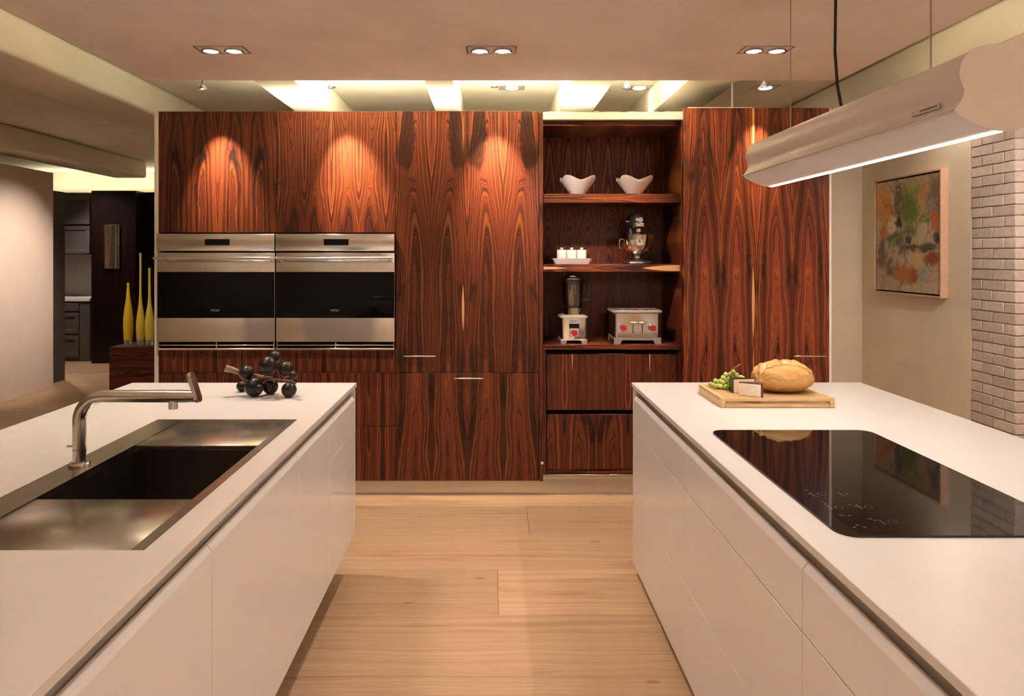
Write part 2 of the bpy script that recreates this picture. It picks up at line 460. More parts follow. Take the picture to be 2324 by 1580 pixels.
obj('door', box(B(), XA+.0015, XM-.0015, D, D+.022, 1.697, 2.4757, .001, 1), RW['d1'], oc)
obj('door', box(B(), XM+.0015, XB-.0015, D, D+.022, 1.697, 2.4757, .001, 1), RW['d2'], oc)
obj('drawer_front', box(B(), XA+.0015, XB-.0015, D, D+.022, .797, .942, .001, 1), RW['low'], oc)
obj('drawer_front', box(B(), XM+.0015, XB-.0015, D, D+.022, .452, .794, .001, 1), RW['low'], oc)
obj('drawer_front', box(B(), XM+.0015, XB-.0015, D, D+.022, .10, .449, .001, 1), RW['low'], oc)
obj('lower_door', box(B(), XA+.0015, XM-.0015, D, D+.022, .10, .794, .001, 1), RW['d1'], oc)

fr = thing('refrigerator_cabinet', 'tall rosewood refrigerator front with a door above and freezer drawer below', 'cabinet', ((XB+XC_)/2, 4.7, 0))
obj('body', box(B(), XB+.001, XC_-.001, 4.415, 5.0, .1, 2.47), M['dark'], fr, smooth=False)
d = obj('door', box(B(), XB+.0015, XC_-.0015, D, D+.024, .797, 2.478, .001, 1), RW['fridge'], fr)
pull(d, wx(918, D), wx(990, D), D, wz(807, D))
d = obj('freezer_drawer', box(B(), XB+.0015, XC_-.0015, D, D+.024, .10, .794, .001, 1), RW['freezer'], fr)
pull(d, wx(1030, D), wx(1097, D), D, wz(857, D))

# ---- ovens
def oven(x0, x1, label, dispx):
    o = thing('built_in_oven', label, 'oven', ((x0+x1)/2, 4.6, .942), 'pair of built-in wall ovens')
    z = lambda py: wz(py, D)
    a, b_ = x0+.003, x1-.003
    obj('body', box(B(), a+.012, b_-.012, 4.414, 4.95, .946, 1.694), M['dark'], o, smooth=False)
    cp = obj('control_panel', box(B(), a, b_, 4.352, 4.412, z(570), z(531), .003, 2), M['steel'], o)
    cx = wx(dispx, 4.352)
    obj('display', box(B(), cx-.079, cx+.079, 4.3505, 4.353, z(557), z(543)), M['glassblack'], cp, smooth=False)
    bm = B()
    for side in (-1, 1):
        for row in (0, 1):
            for c in range(9):
                if random.random() < .25: continue
                px = cx+side*(.115+c*.024); 
                if not a+.03 < px < b_-.03: continue
                w = random.uniform(.004, .009)
                box(bm, px, px+w, 4.3514, 4.353, z(547+row*9)-.0008, z(547+row*9)+.0008)
    obj('touch_symbols', bm, M['castgrey'], cp, smooth=False)['kind'] = 'stuff'
    dr = obj('oven_door', box(B(), a, b_, 4.362, 4.412, z(775), z(573.5), .003, 2), M['steel'], o)
    gl = obj('door_glass', box(B(), a+.002, b_-.002, 4.3595, 4.363, z(721), z(617), .001, 1), M['glassblack'], dr)
    text_mesh('lettering', 'WOLF', .021, M['castgrey'], gl, (wx(492, D) if x0 < -1.5 else wx(762, D), 4.3590, z(704)), (PI/2, 0, 0))
    hz = wz(586, 4.30); bm = B()
    tube(bm, [(a+.006, 4.300, hz), (b_-.006, 4.300, hz)], .0085, 14)
    h = obj('handle', bm, M['steelp'], dr)
    for x in (a+.03, b_-.03):
        bm = B(); tube(bm, [(x, 4.302, hz), (x, 4.363, hz)], .007, 10); obj('standoff', bm, M['steelp'], h)
    bm = B()
    box(bm, a, b_, 4.355, 4.372, z(793), z(788.5), .0015, 1)
    box(bm, a+.01, b_-.01, 4.368, 4.385, z(784), z(781.5), .0008, 1)
    for x in (a+.005, (a+b_)/2, b_-.009): box(bm, x, x+.006, 4.362, 4.39, z(789), z(776))
    obj('vent_grille', bm, M['steelp'], o)
    obj('vent_recess', box(B(), a+.004, b_-.004, 4.392, 4.412, z(792), z(776)), M['dark'], o, smooth=False)
oven(XA, XM, 'stainless wall oven beside the white end panel', 493)
oven(XM, XB, 'stainless wall oven beside the tall refrigerator door', 763)

# ---- open niche cabinet
nx0, nx1 = .338, 1.227
nc = thing('niche_cabinet', 'open rosewood appliance niche with shelves above two drawers', 'cabinet', (.79, 4.7, 0))
obj('side_panel', box(B(), XC_+.002, nx0, 4.382, 4.86, .1, 2.47, .001, 1), RW['nicheside'], nc)
obj('side_panel', box(B(), nx1, 1.2435, 4.382, 4.86, .1, 2.42, .001, 1),
    rosewood('rosewood_niche_right', .2, 'z', 8.9, gain=1), nc)
obj('back_panel', box(B(), nx0, nx1, 4.82, 4.86, .1, 2.47), RW['niche'], nc, smooth=False)
obj('top_panel', box(B(), nx0, nx1, 4.40, 4.82, 2.385, 2.418), RW['shelf'], nc, smooth=False)
obj('track_rail', box(B(), .337, 1.2425, 4.37, 4.86, 2.4205, 2.466, .002, 1), M['edge'], nc)['label'] = 'white track rail above the niche'
bm = B()
x = .34
while x < 1.23:
    w = random.uniform(.012, .05); box(bm, x, min(x+w, 1.24), 4.372+random.random()*.004, 4.40, 2.4665, 2.4665+random.uniform(.002, .009)); x += w
obj('torn_edge', bm, M['mortar'], nc, smooth=False)
s1 = obj('shelf', box(B(), nx0+.001, nx1-.001, 4.42, 4.819, 1.892, 1.949, .001, 1), RW['shelf'], nc)
s2 = obj('shelf', box(B(), nx0+.001, nx1-.001, 4.42, 4.819, 1.444, 1.492, .001, 1), RW['shelfsap'], nc)
tp = obj('counter_shelf', box(B(), nx0-.008 if False else nx0+.001, nx1-.001, 4.39, 4.819, .944, .975, .001, 1), RW['shelf'], nc)
obj('base_body', box(B(), nx0+.001, nx1-.001, 4.44, 4.815, .1, .94), M['dark'], nc, smooth=False)
obj('stile', box(B(), nx0+.001, wx(1239, 4.41), 4.405, 4.43, .125, .943), RW['nicheside'], nc, smooth=False)
obj('stile', box(B(), wx(1538, 4.41), nx1-.001, 4.405, 4.43, .125, .943), RW['nicheside'], nc, smooth=False)
obj('bottom_rail', box(B(), wx(1240, 4.41), wx(1537, 4.41), 4.405, 4.43, .14, .16), RW['shelf'], nc, smooth=False)
for za, zb, mt in ((.551, .911, 'drawer'), (.166, .521, 'drawer2')):
    d = obj('drawer', box(B(), wx(1241, 4.41), wx(1536, 4.41), 4.41, 4.432, za, zb, .001, 1), RW[mt], nc)
    obj('pull_lip', box(B(), wx(1358, 4.41), wx(1420, 4.41), 4.407, 4.42, zb+.0005, zb+.004), M['steelp'], d, smooth=False)
bm = B(); box(bm, nx0+.002, nx1-.002, 4.40, 4.43, .128, .137, .001, 1); box(bm, nx0+.002, nx1-.002, 4.415, 4.435, .1, .122, .001, 1)
obj('door_track', bm, M['steelp'], nc)
bm = B(); cylx(bm, (wx(1230.5, 4.38), 4.378, wz(1051, 4.38)), .008, .008, 'y', 16); obj('door_stop', bm, M['edge'], nc)

# ---- right tall cabinet with sliding front
S = 4.284
rc = thing('sliding_door_cabinet', 'tall rosewood cabinet with proud front and pale sapwood streak beside the niche', 'cabinet', (1.68, 4.7, 0))
sd = obj('sliding_door', box(B(), wx(1552, S), wx(1882, S)-.0005, S, S+.026, .1, 2.476, .0015, 1), RW['slide'], rc)
pull(sd, wx(1797, S), wx(1870, S), S, wz(807, S))
obj('body', box(B(), 1.2445, 2.15, 4.40, 4.99, .1, 2.45), M['dark'], rc, smooth=False)
obj('end_panel', box(B(), 2.128, 2.142, S+.002, 4.395, .05, 2.474), M['edge'], rc, smooth=False)['label'] = 'off-white end panel edge'
obj('track_cover', box(B(), wx(1565, S), wx(1712, S), S+.03, S+.07, 2.4505, 2.488), M['edge'], rc, smooth=False)
bm = B(); tube(bm, [(wx(1662, 4.33), 4.33, 2.489), (wx(1662, 4.33), 4.33, 2.645)], .006, 10)
rod = obj('support_rod', bm, M['edge'], base=True); tag(rod, 'thin white support rod standing on the right cabinet top', 'rod')

kk = obj('kick_plate', box(B(), -2.13, 1.2, 4.432, 4.45, 0, .098), M['kick'], smooth=False)
tag(kk, 'brushed stainless kick plate under the rosewood cabinets', 'plinth')
kk2 = obj('kick_plate', box(B(), 1.202, 2.12, 4.432, 4.45, 0, .098), M['kick'], smooth=False)
tag(kk2, 'stainless kick plate under the sliding door cabinet behind the right island', 'plinth')

# ------------------------------------------------------------------ islands
HC = .93
def front_panel(bm, s, xo, y0, y1, z0, z1, chamfer):
    """s=+1: front faces +x (left island); s=-1: front faces -x"""
    xi = xo-s*.02
    if chamfer: pts = [(xo, z0), (xo, z1-.016), (xo-s*.012, z1), (xi, z1), (xi, z0)]
    else: pts = [(xo, z0), (xo, z1), (xi, z1), (xi, z0)]
    prism(bm, pts, 'y', y0, y1)
    bmesh.ops.bevel(bm, geom=bm.edges[:], offset=.0014, segments=1, affect='EDGES')
    return bm
def island(s, xf, xb, zb, units, labels, grp, zfull):
    """xf = worktop front edge x, xb = back edge x, s = +1 if front faces +x"""
    xo = xf-s*.006
    for (y0, y1, seams, hollow), lab in zip(units, labels):
        u = thing('island_cabinet', lab, 'cabinet', ((xf+xb)/2, (y0+y1)/2, 0), grp)
        xs = sorted((xo-s*.05, xb+s*.012))
        top = .66 if hollow else .905
        obj('body', box(B(), xs[0], xs[1], y0+.001, y1-.001, zb, top), M['lacquer'], u, smooth=False)
        xs2 = sorted((xo-s*.14, xb+s*.10))
        obj('plinth', box(B(), xs2[0], xs2[1], y0, y1, 0, zb-.001), M['greypanel'], u, smooth=False)
        xc = sorted((xo-s*.022, xo-s*.049))
        bm = B(); box(bm, xc[0], xc[1], y0+.0005, y1-.0005, .835, .846)
        xc2 = sorted((xo-s*.031, xo-s*.0495)); box(bm, xc2[0], xc2[1], y0+.0005, y1-.0005, .846, .908)
        obj('grip_channel', bm, M['channel'], u, smooth=False)
        zs = [zb]+seams+[.868]
        for i in range(len(zs)-1):
            bm = B(); front_panel(bm, s, xo, y0+.0015, y1-.0015, zs[i]+.0015, zs[i+1]-(.0015 if i < len(zs)-2 else 0), i == len(zs)-2)
            obj('drawer_front' if seams else 'door', bm, M['lacquer'], u, smooth=False)
    return xo
xl0, xl1 = -1.747, -.653
island(1, xl1, xl0, .20,
    [(2.79, 3.316, [.563, .706], False), (2.351, 2.79, [], True), (1.617, 2.351, [], True), (.72, 1.617, [], True), (-.4, .72, [], False)],
    ['white lacquer drawer unit at the far end of the sink island', 'narrow white lacquer door unit next to the sink island drawers',
     'white lacquer door unit under the sink basin', 'wide white lacquer door unit in the sink island foreground',
     'white lacquer unit of the sink island beside the photographer'], 'sink island cabinets', None)
e = obj('end_panel', box(B(), xl0+.006, xl1-.005, 3.3175, 3.329, .20, .9085, .001, 1), M['lacquer'], smooth=False, base=True); tag(e, 'white lacquer end panel closing the far side of the sink island', 'panel')
xr0, xr1 = .690, 1.81
island(-1, xr0, xr1, .05,
    [(2.44, 3.316, [.374, .711], False), (1.524, 2.44, [.374, .711], False), (.60, 1.524, [.374, .711], False), (-.4, .60, [.374, .711], False)],
    ['white lacquer drawer unit under the bread board end of the cooktop island', 'white lacquer drawer unit directly below the black cooktop',
     'white lacquer drawer unit in the cooktop island foreground', 'white lacquer unit of the cooktop island beside the photographer'], 'cooktop island cabinets', None)
e = obj('end_panel', box(B(), xr0+.005, xr1-.006, 3.3175, 3.329, .05, .9085, .001, 1), M['lacquer'], smooth=False, base=True); tag(e, 'white lacquer end panel closing the far side of the cooktop island', 'panel')

def plate_hole(bm, x0, x1, y0, y1, z0, z1, hole=None):
    if hole is None: return box(bm, x0, x1, y0, y1, z0, z1, .0015, 1)
    hx0, hx1, hy0, hy1 = hole
    def ring(z): return ([bm.verts.new(p+(z,)) for p in ((x0, y0), (x1, y0), (x1, y1), (x0, y1))], [bm.verts.new(p+(z,)) for p in ((hx0, hy0), (hx1, hy0), (hx1, hy1), (hx0, hy1))])
    o1, i1 = ring(z1); o0, i0 = ring(z0)
    for k in range(4):
        j = (k+1) % 4
        bm.faces.new((o1[k], o1[j], i1[j], i1[k])); bm.faces.new((o0[j], o0[k], i0[k], i0[j]))
        bm.faces.new((o0[k], o0[j], o1[j], o1[k])); bm.faces.new((i0[j], i0[k], i1[k], i1[j]))
    es = [e for e in bm.edges if all(v in o1 for v in e.verts)]
    bmesh.ops.bevel(bm, geom=es, offset=.0015, segments=1, affect='EDGES')
    return bm
SX0, SX1, SY0, SY1 = -1.262, -.732, 1.443, 2.589
w = obj('worktop', plate_hole(B(), xl0, xl1, -.42, 3.331, .910, HC, (SX0, SX1, SY0, SY1)), M['worktop'], smooth=False, base=True); tag(w, 'thin white worktop with the stainless sink set into it', 'worktop')
w = obj('worktop', plate_hole(B(), xr0, xr1, -.42, 3.338, .910, HC), M['worktop'], smooth=False, base=True); tag(w, 'thin white worktop carrying the black glass cooktop', 'worktop')

# ---- sink
sk = thing('sink', 'long stainless sink with two drainers flush in the white worktop', 'sink', (-1.0, 2.0, .70))
g = .0006; bx0, bx1, by0, by1 = -1.167, -.761, 1.747, 2.241; zt = HC+.0003
rim = B()
box(rim, SX0+g, bx0, SY0+g, SY1-g, .912, zt)                # ledge carrying the tap
box(rim, bx1, SX1-g, SY0+g, SY1-g, .912, zt)
box(rim, bx0, bx1, SY1-.03, SY1-g, .912, zt)
obj('rim', rim, M['sink'], sk, smooth=False)
obj('drainer', box(B(), bx0+.0015, bx1-.0005, by1, SY1-.031, .912, zt-.0015, .0015, 2), M['sink'], sk)
obj('drainer', box(B(), bx0+.0015, bx1-.0005, SY0+g, by0, .912, zt-.0015, .0015, 2), M['sink'], sk)
bm = B()   # open basin with thickness
zb_ = .735
def shell(z, x0, x1, y0, y1): return [bm.verts.new((x, y, z)) for x, y in ((x0, y0), (x1, y0), (x1, y1), (x0, y1))]
ti, bi = shell(.9115, bx0, bx1, by0, by1), shell(zb_, bx0, bx1, by0, by1)
to, bo = shell(.9115, bx0-.004, bx1+.004, by0-.004, by1+.004), shell(zb_-.004, bx0-.004, bx1+.004, by0-.004, by1+.004)
for k in range(4):
    j = (k+1) % 4
    bm.faces.new((ti[k], bi[k], bi[j], ti[j])); bm.faces.new((to[j], bo[j], bo[k], to[k])); bm.faces.new((ti[j], to[j], to[k], ti[k]))
bm.faces.new(bi); bm.faces.new(bo[::-1])
es = [e for e in bm.edges if all(v in bi or v in ti for v in e.verts) and not all(v in ti for v in e.verts)]
bmesh.ops.bevel(bm, geom=es, offset=.010, segments=4, affect='EDGES')
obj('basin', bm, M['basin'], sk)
bm = B(); lathe(bm, [(0, .001), (.042, .001), (.045, .004), (.036, .004), (.034, .002), (0, .002)], (-.96, 1.99, zb_), 28); obj('drain', bm, M['steelp'], sk)

# ---- faucet
fx, fy, fz = -1.2195, 2.025, HC+.0005
fa = thing('faucet', 'brushed steel L-shaped kitchen tap on the sink ledge', 'faucet', (fx, fy, fz))
bm = B(); lathe(bm, [(0, 0), (.0285, 0), (.0295, .002), (.0295, .006), (.027, .009), (.0185, .0095), (0, .0095)], (fx, fy, fz), 36); obj('flange', bm, M['faucet'], fa)
zc = 1.135; R = .072; r = .0183
pts = [(fx, fy, fz+.006), (fx, fy, fz+.05)]+[(fx, fy, fz+.0505)]
body = [(fx, fy, fz+.009), (fx, fy, zc-R)]
for i in range(1, 13):
    a = PI/2*i/12; body.append((fx+R-R*math.cos(a), fy, zc-R+R*math.sin(a)))
xe = wx(425, fy)
body.append((xe, fy, zc))
bm = B(); tube(bm, body, r, 28); obj('spout_pipe', bm, M['faucet'], fa)
bm = B(); cylx(bm, (xe+.012, fy, zc), .0172, .026, 'x', 28); obj('collar', bm, M['faucet'], fa)
bm = B(); lathe(bm, [(.0187, 0), (.0187, .0018)], (fx, fy, fz+.047), 28); obj('joint_ring', bm, M['basin'], fa)
bm = B(); tube(bm, [(wx(393, fy), fy, zc-.012), (wx(393, fy), fy, wz(928, fy))], .0132, 24); obj('outlet', bm, M['faucet'], fa)
bm = B(); tube(bm, [(fx-.017, fy, fz+.055), (fx-.036, fy, fz+.055)], .0042, 10); obj('side_pin', bm, M['faucet'], fa)
bm = B()
hp = rrect(-.016, .016, 0, .093, .012, 5)
prism(bm, hp, 'x', -.006, .006); bmesh.ops.bevel(bm, geom=bm.edges[:], offset=.0015, segments=2, affect='EDGES')
bmesh.ops.rotate(bm, verts=bm.verts[:], cent=(0, 0, 0), matrix=Matrix.Rotation(-.30, 3, 'Y'))
bmesh.ops.translate(bm, verts=bm.verts[:], vec=(wx(452, fy), fy, zc-.018))
obj('lever', bm, M['faucet'], fa)

# ---- cooktop
cx0, cx1, cy0, cy1 = .775, 1.335, 1.506, 2.414
ct = thing('cooktop', 'black glass induction cooktop with touch controls on the right worktop', 'cooktop', ((cx0+cx1)/2, (cy0+cy1)/2, HC))
bm = B(); prism(bm, rrect(cx0, cx1, cy0, cy1, .045, 8), 'z', HC+.0003, HC+.005); 
gt = obj('glass_plate', bm, M['cooktop'], ct, angle=.5)
def ctl(px, py):
    d = (1.555-HC-.005)*F/(py-578); return (wx(px, d), d)
zz = HC+.0052
bm = B()
def dash(bm, x, y, w, h): box(bm, x-w/2, x+w/2, y-h/2, y+h/2, zz-.0003, zz+.0002)
for (px, py) in ((1852, 1121), (1918, 1121), (1893, 1151), (1960, 1150), (2012, 1184)):
    x, y = ctl(px, py)
    for k in range(14):                    # dial arc
        a0 = -PI*.9+k*PI*1.5/14
        dash(bm, x+.0115*math.cos(a0)+.010, y+.0115*math.sin(a0), .0009, .0009)
    for k in range(-2, 3): dash(bm, x-.012, y+k*.006-.003, .004, .0010)
    dash(bm, x+.004, y, .001, .005); dash(bm, x+.004, y, .003, .001)
for (px, py) in ((1830, 1113), (1838, 1122), (1855, 1127), (1866, 1139), (1874, 1144), (1880, 1150), (1906, 1169), (1914, 1171), (1928, 1171), (1940, 1197), (1946, 1192), (1962, 1197), (1975, 1178), (1985, 1181), (1930, 1146), (1942, 1150)):
    x, y = ctl(px, py)
    for k in range(3): dash(bm, x+k*.0028-.003, y+random.uniform(-.001, .001), .0016, random.uniform(.001, .0025))
x, y = ctl(2147, 1202); dash(bm, x, y, .002, .002)
obj('control_marks', bm, M['print'], gt, smooth=False)['kind'] = 'stuff'

# ------------------------------------------------------------------ black sphere sculpture
sp = thing('sphere_sculpture', 'cluster of black wooden spheres strung on a driftwood branch', 'sculpture', (-1.0, 3.0, HC))
def S_(px, py, r, d): return Vector((wx(px, d), d, wz(py, d))), r*d/F
balls = [(559.4, 846.5, 17, 3.03), (608, 829.6, 20.5, 3.0), (624, 810.6, 14, 3.07), (649, 838.5, 18, 3.03), (665, 852, 9.3, 2.97),
         (549, 876.6, 12, None), (577, 878.4, 21.3, None), (588.6, 882, 9.5, 2.95), (614, 878, 17, None), (656, 884.6, 17, None)]
for px, py, r, d in balls:
    if d is None: d = .6245*F/(py-578+r)
    c, rr = S_(px, py, r, d)
    obj('sphere', ball(B(), c, rr, 4), M['sphere'], sp)
bp = [S_(*q)[0] for q in ((511, 836, 1, 3.02), (528, 840, 1, 3.03), (545, 846, 1, 3.05), (562, 852, 1, 3.06), (582, 853, 1, 3.05), (600, 856, 1, 3.04), (622, 860, 1, 3.03), (645, 863, 1, 3.01), (662, 866, 1, 3.0), (672, 871, 1, 3.0))]
bm = B(); tube(bm, bp, [.0155, .014, .010, .009, .008, .006, .006, .005, .005, .003], 9)
for v in bm.verts: v.co += Vector((random.uniform(-1, 1), random.uniform(-1, 1), random.uniform(-1, 1)))*.0012
obj('branch', bm, M['drift'], sp)
for k, q in enumerate(((5, 1, 0), (7, 3, 0), (8, 9, 0), (8, 4, 0), (4, 6, 0), (6, 8, 0))):
    i = int(q[0]); px, py, r, d = balls[q[1]]
    if d is None: d = .6245*F/(py-578+r)
    bm = B(); tube(bm, [bp[i], S_(px, py, r, d)[0]], .0025, 6); obj('twig', bm, M['drift'], sp)

# ------------------------------------------------------------------ bread board and food
bx_0, bx_1, by_0, by_1, bz = .941, 1.405, 2.784, 3.083, HC+.0005
bd = thing('bread_board', 'slatted maple bread board with crumb tray on the right worktop', 'board', ((bx_0+bx_1)/2, (by_0+by_1)/2, bz))
TOP = bz+.0395
obj('end_rail', box(B(), bx_0, bx_0+.018, by_0, by_1, bz, TOP, .0012, 2), M['board'], bd)
obj('end_rail', box(B(), bx_1-.018, bx_1, by_0, by_1, bz, TOP, .0012, 2), M['board'], bd)
n = 13; w_ = .0118
for i in range(n):
    y = by_0+(by_1-by_0-w_)*i/(n-1)
    obj('slat', box(B(), bx_0+.0182, bx_1-.0182, y, y+w_, TOP-.014, TOP-.0004, .001, 1), M['board'], bd)
    if 0 < i < n-1: obj('slat_tenon', box(B(), bx_0-.0006, bx_0+.004, y+.002, y+w_-.002, TOP-.013, TOP-.002), M['drift'], bd, smooth=False)
obj('crumb_tray', box(B(), bx_0+.0195, bx_1-.0195, by_0+.001, by_1-.004, bz+.001, bz+.0145, .001, 1), M['board'], bd)

# loaf
t = NT('bread_crust'); v, x, y, z = t.obj_xyz()
n1 = t.noise(v, 22, 5, .6); n2 = t.noise(v, 160, 3, .6)
up = t.rng(t.math('ADD', z, t.math('MULTIPLY', t.math('SUBTRACT', n1, .5), .05)), -.045, .05)
col = t.ramp(up, [(.0, (.46, .20, .055)), (.35, (.38, .145, .035)), (.55, (.50, .22, .06)), (.9, (.66, .37, .12))])
seed_ = t.rng(n2, .55, .64, 0, .5, True)
col = t.mix(t.math('MULTIPLY', seed_, t.rng(up, .2, .5)), col, (.80, .60, .33))
at = t.n('ShaderNodeAttribute'); at.attribute_name = 'score'
col = t.mix(t.rng(at.outputs['Fac'], .15, .8), col, (.84, .63, .34))
col = t.mix(t.rng(at.outputs['Fac'], -.2, -.9), col, (.40, .145, .03))
t.bump(n2, .5, .004)
crust = t.fin(col, .65, spec=.25)
lc = Vector((wx(1776, 2.91), 2.912, TOP+.066))
bm = B(); bmesh.ops.create_icosphere(bm, subdivisions=6, radius=1)
from mathutils import noise as mn
lay = bm.verts.layers.float.new('score')
def gs_(d, w): return math.exp(-(d/w)**2)
for v in bm.verts:
    p = v.co.copy(); q = p.copy()
    q.x = math.copysign(abs(p.x)**.88, p.x); q.z = p.z if p.z > 0 else math.copysign(abs(p.z)**.75, p.z)
    s = 1+.05*mn.noise(p*2.2)+.025*mn.noise(p*6)+.008*mn.noise(p*18)
    sc_ = 0
    if p.z > .05:                                  # baker's slashes with raised ears
        wob = .05*mn.noise(p*4)
        ex = max(0, min(1, (.80-abs(p.x))*6))
        long_ = gs_(p.y+.42+wob+.12*p.x, .075)*ex; ear = gs_(p.y+.57+wob+.12*p.x, .06)*ex
        s += -.10*long_+.06*ear; sc_ += long_-.8*ear
        for sx, tilt in ((-.60, .35), (-.05, -.15), (.22, -.15), (.50, -.2)):
            dd = p.x-sx-tilt*p.y+wob
            ext = max(0, min(1, (.42-p.y)*5))*max(0, min(1, (p.y+.52)*8))
            a_, b_ = gs_(dd, .055)*ext, gs_(dd+.10, .045)*ext
            s += -.15*a_+.08*b_; sc_ += a_-.8*b_
    v[lay] = max(-1, min(1, sc_))
    v.co = Vector((lc.x+q.x*s*.127, lc.y+q.y*s*.088, lc.z+(q.z*s*.068 if q.z > 0 else q.z*.0655)))
lo_ = min(v.co.z for v in bm.verts)
for v in bm.verts: v.co.z += TOP+.0005-lo_
o = obj('bread_loaf', bm, crust, angle=1.2, base=True); tag(o, 'round golden crusty loaf of bread on the slatted board', 'bread')

# cheeses
def wedge(tip, ang, length, half, h, rind, paste, rt, label, z0):
    c = thing('cheese_wedge', label, 'cheese', (tip[0], tip[1], z0), 'cheese wedges')
    ca, sa = math.cos(ang), math.sin(ang)
    def P(l, w): return (tip[0]+l*ca-w*sa, tip[1]+l*sa+w*ca)
    arc = [(-half+2*half*i/8) for i in range(9)]
    inner = [P(0, 0)]+[P(length-(wv*wv)*.6, wv*1.0) for wv in arc]
    bm = B(); prism(bm, inner, 'z', z0, z0+h); bmesh.ops.bevel(bm, geom=bm.edges[:], offset=.001, segments=1, affect='EDGES')
    obj('paste', bm, paste, c)
    # rind: curved back plus top skin
    bm = B()
    ring_o = [P(length-(wv*wv)*.6+rt, wv*1.02) for wv in arc]; ring_i = [P(length-(wv*wv)*.6+.0004, wv) for wv in arc]
    prism(bm, ring_o+ring_i[::-1], 'z', z0, z0+h+rt*.5)
    prism(bm, [P(-.001, 0)]+[P(length-(wv*wv)*.6+rt*.9, wv*1.01) for wv in arc], 'z', z0+h+.0003, z0+h+rt*.5+.0004)
    obj('rind', bm, rind, c)
paste = paint('cheese_paste', (.86, .70, .46), .55, .05, 60)
paste2 = paint('pale_cheese_paste', (.90, .78, .62), .55, .05, 60)
rind1 = plain('black_wax', (.016, .008, .007), .35); rind2 = plain('brown_rind', (.12, .035, .028), .6)
wedge((wx(1678, 2.83), 2.835), -.28, .083, .024, .052, rind2, paste2, .009, 'pale cheese wedge with brown rind at the board front', TOP+.0004)
wedge((wx(1714, 2.90), 2.900), PI-.12, .096, .030, .057, rind1, paste, .005, 'cheese wedge with black wax rind beside the grapes', TOP+.0004)

# grapes
t = NT('grape_skin'); v, x, y, z = t.obj_xyz()
t.fin(t.mix(t.rng(t.rand(), 0, 1), (.42, .50, .10), (.60, .66, .20)), .16, spec=.5)
t.b.inputs['Subsurface Weight'].default_value = .4; t.b.inputs['Subsurface Radius'].default_value = (.01, .012, .004); t.b.inputs['Subsurface Scale'].default_value = .4
grapem = t.m
gb = thing('grape_bunch', 'bunch of green grapes on the bread board', 'grapes', (wx(1650, 2.99), 2.99, TOP))
gsrc = None; placed = []
cands = []
for layer, (zl, hw, hd) in enumerate(((.0118, .080, .046), (.0275, .068, .036), (.044, .052, .028), (.060, .030, .016), (.073, .012, .008))):
    tries = 0
    while tries < 500:
        tries += 1
        u_, w_ = random.uniform(-1, 1), random.uniform(-1, 1)
        if u_*u_+w_*w_ > 1: continue
        gx = wx(1652, 2.99)+u_*hw+(.022 if layer > 1 else .006*layer); gy = 2.995+w_*hd
        p = Vector((gx, gy, TOP+zl+random.uniform(-.001, .001)))
        if all((p-q).length > .0196 for q in placed): placed.append(p)
for p in placed:
    if gsrc is None:
        gsrc = obj('grape', ball(B(), p, .0104, 3, (1, 1, 1.05)), grapem, gb)
    else:
        inst(gsrc, gb, p, (random.uniform(0, .6), random.uniform(0, .6), 0), [random.uniform(.92, 1.03)]*3)
bm = B(); tube(bm, [(wx(1652, 2.99), 2.99, TOP+.03), (wx(1662, 2.98), 2.985, TOP+.075), (wx(1668, 2.98), 2.98, TOP+.092), (wx(1680, 2.98), 2.98, TOP+.106)], [.002, .002, .0018, .0024], 8)
obj('stem', bm, paint('grape_stem', (.36, .28, .08), .8), gb)

# ------------------------------------------------------------------ things in the niche
def bowl(cx, cy, z0, label, h0=0):
    """square-rimmed bowl with raised corners"""
    bm = B(); seg = 40; rings = []
    prof = [(.0, .0), (.045, .0), (.048, .004), (.078, .045), (.108, .086), (.118, .100), (.1145, .100), (.104, .084), (.074, .046), (.044, .010), (.0, .009)]
    for r, z in prof:
        ring = []
        for k in range(seg):
            a = 2*PI*k/seg
            if r == 0: ring = [bm.verts.new((cx, cy, z0+z))]; break
            t_ = r/.118
            sq = 1+.10*t_*(math.cos(4*(a-.88)))                 # squarish outline
            lift = .016*t_**3*math.cos(4*(a-.88))
            ring.append(bm.verts.new((cx+r*sq*math.cos(a), cy+r*sq*math.sin(a), z0+z+lift*(1 if z > .02 else 0))))
        rings.append(ring)
    for A, C in zip(rings, rings[1:]):
        for k in range(seg):
            k2 = (k+1) % seg
            if len(A) == 1: bm.faces.new((A[0], C[k2], C[k]))
            elif len(C) == 1: bm.faces.new((A[k], A[k2], C[0]))
            else: bm.faces.new((A[k], A[k2], C[k2], C[k]))
    o = obj('bowl', bm, M['ceramic'], angle=1.0, base=True); tag(o, label, 'bowl', 'white bowls on the top niche shelf')
for cx, side in ((wx(1311, 4.55), 'left'), (wx(1440, 4.55), 'right')):
    bowl(cx, 4.56, 1.9495, 'lower white bowl of the stack on the top shelf, %s one' % side)
    bowl(cx, 4.56, 1.9615, 'upper white bowl of the stack on the top shelf, %s one' % side)

# canisters on a tray
tz = 1.4925; ty = 4.53; tcx = wx(1297.5, ty)
tr = obj('tray', prism(B(), rrect(tcx-.118, tcx+.118, ty-.05, ty+.05, .02), 'z', tz, tz+.004), M['ceramic'], angle=.5, base=True)
bm = B(); bm.from_mesh(tr.data); bm.free()
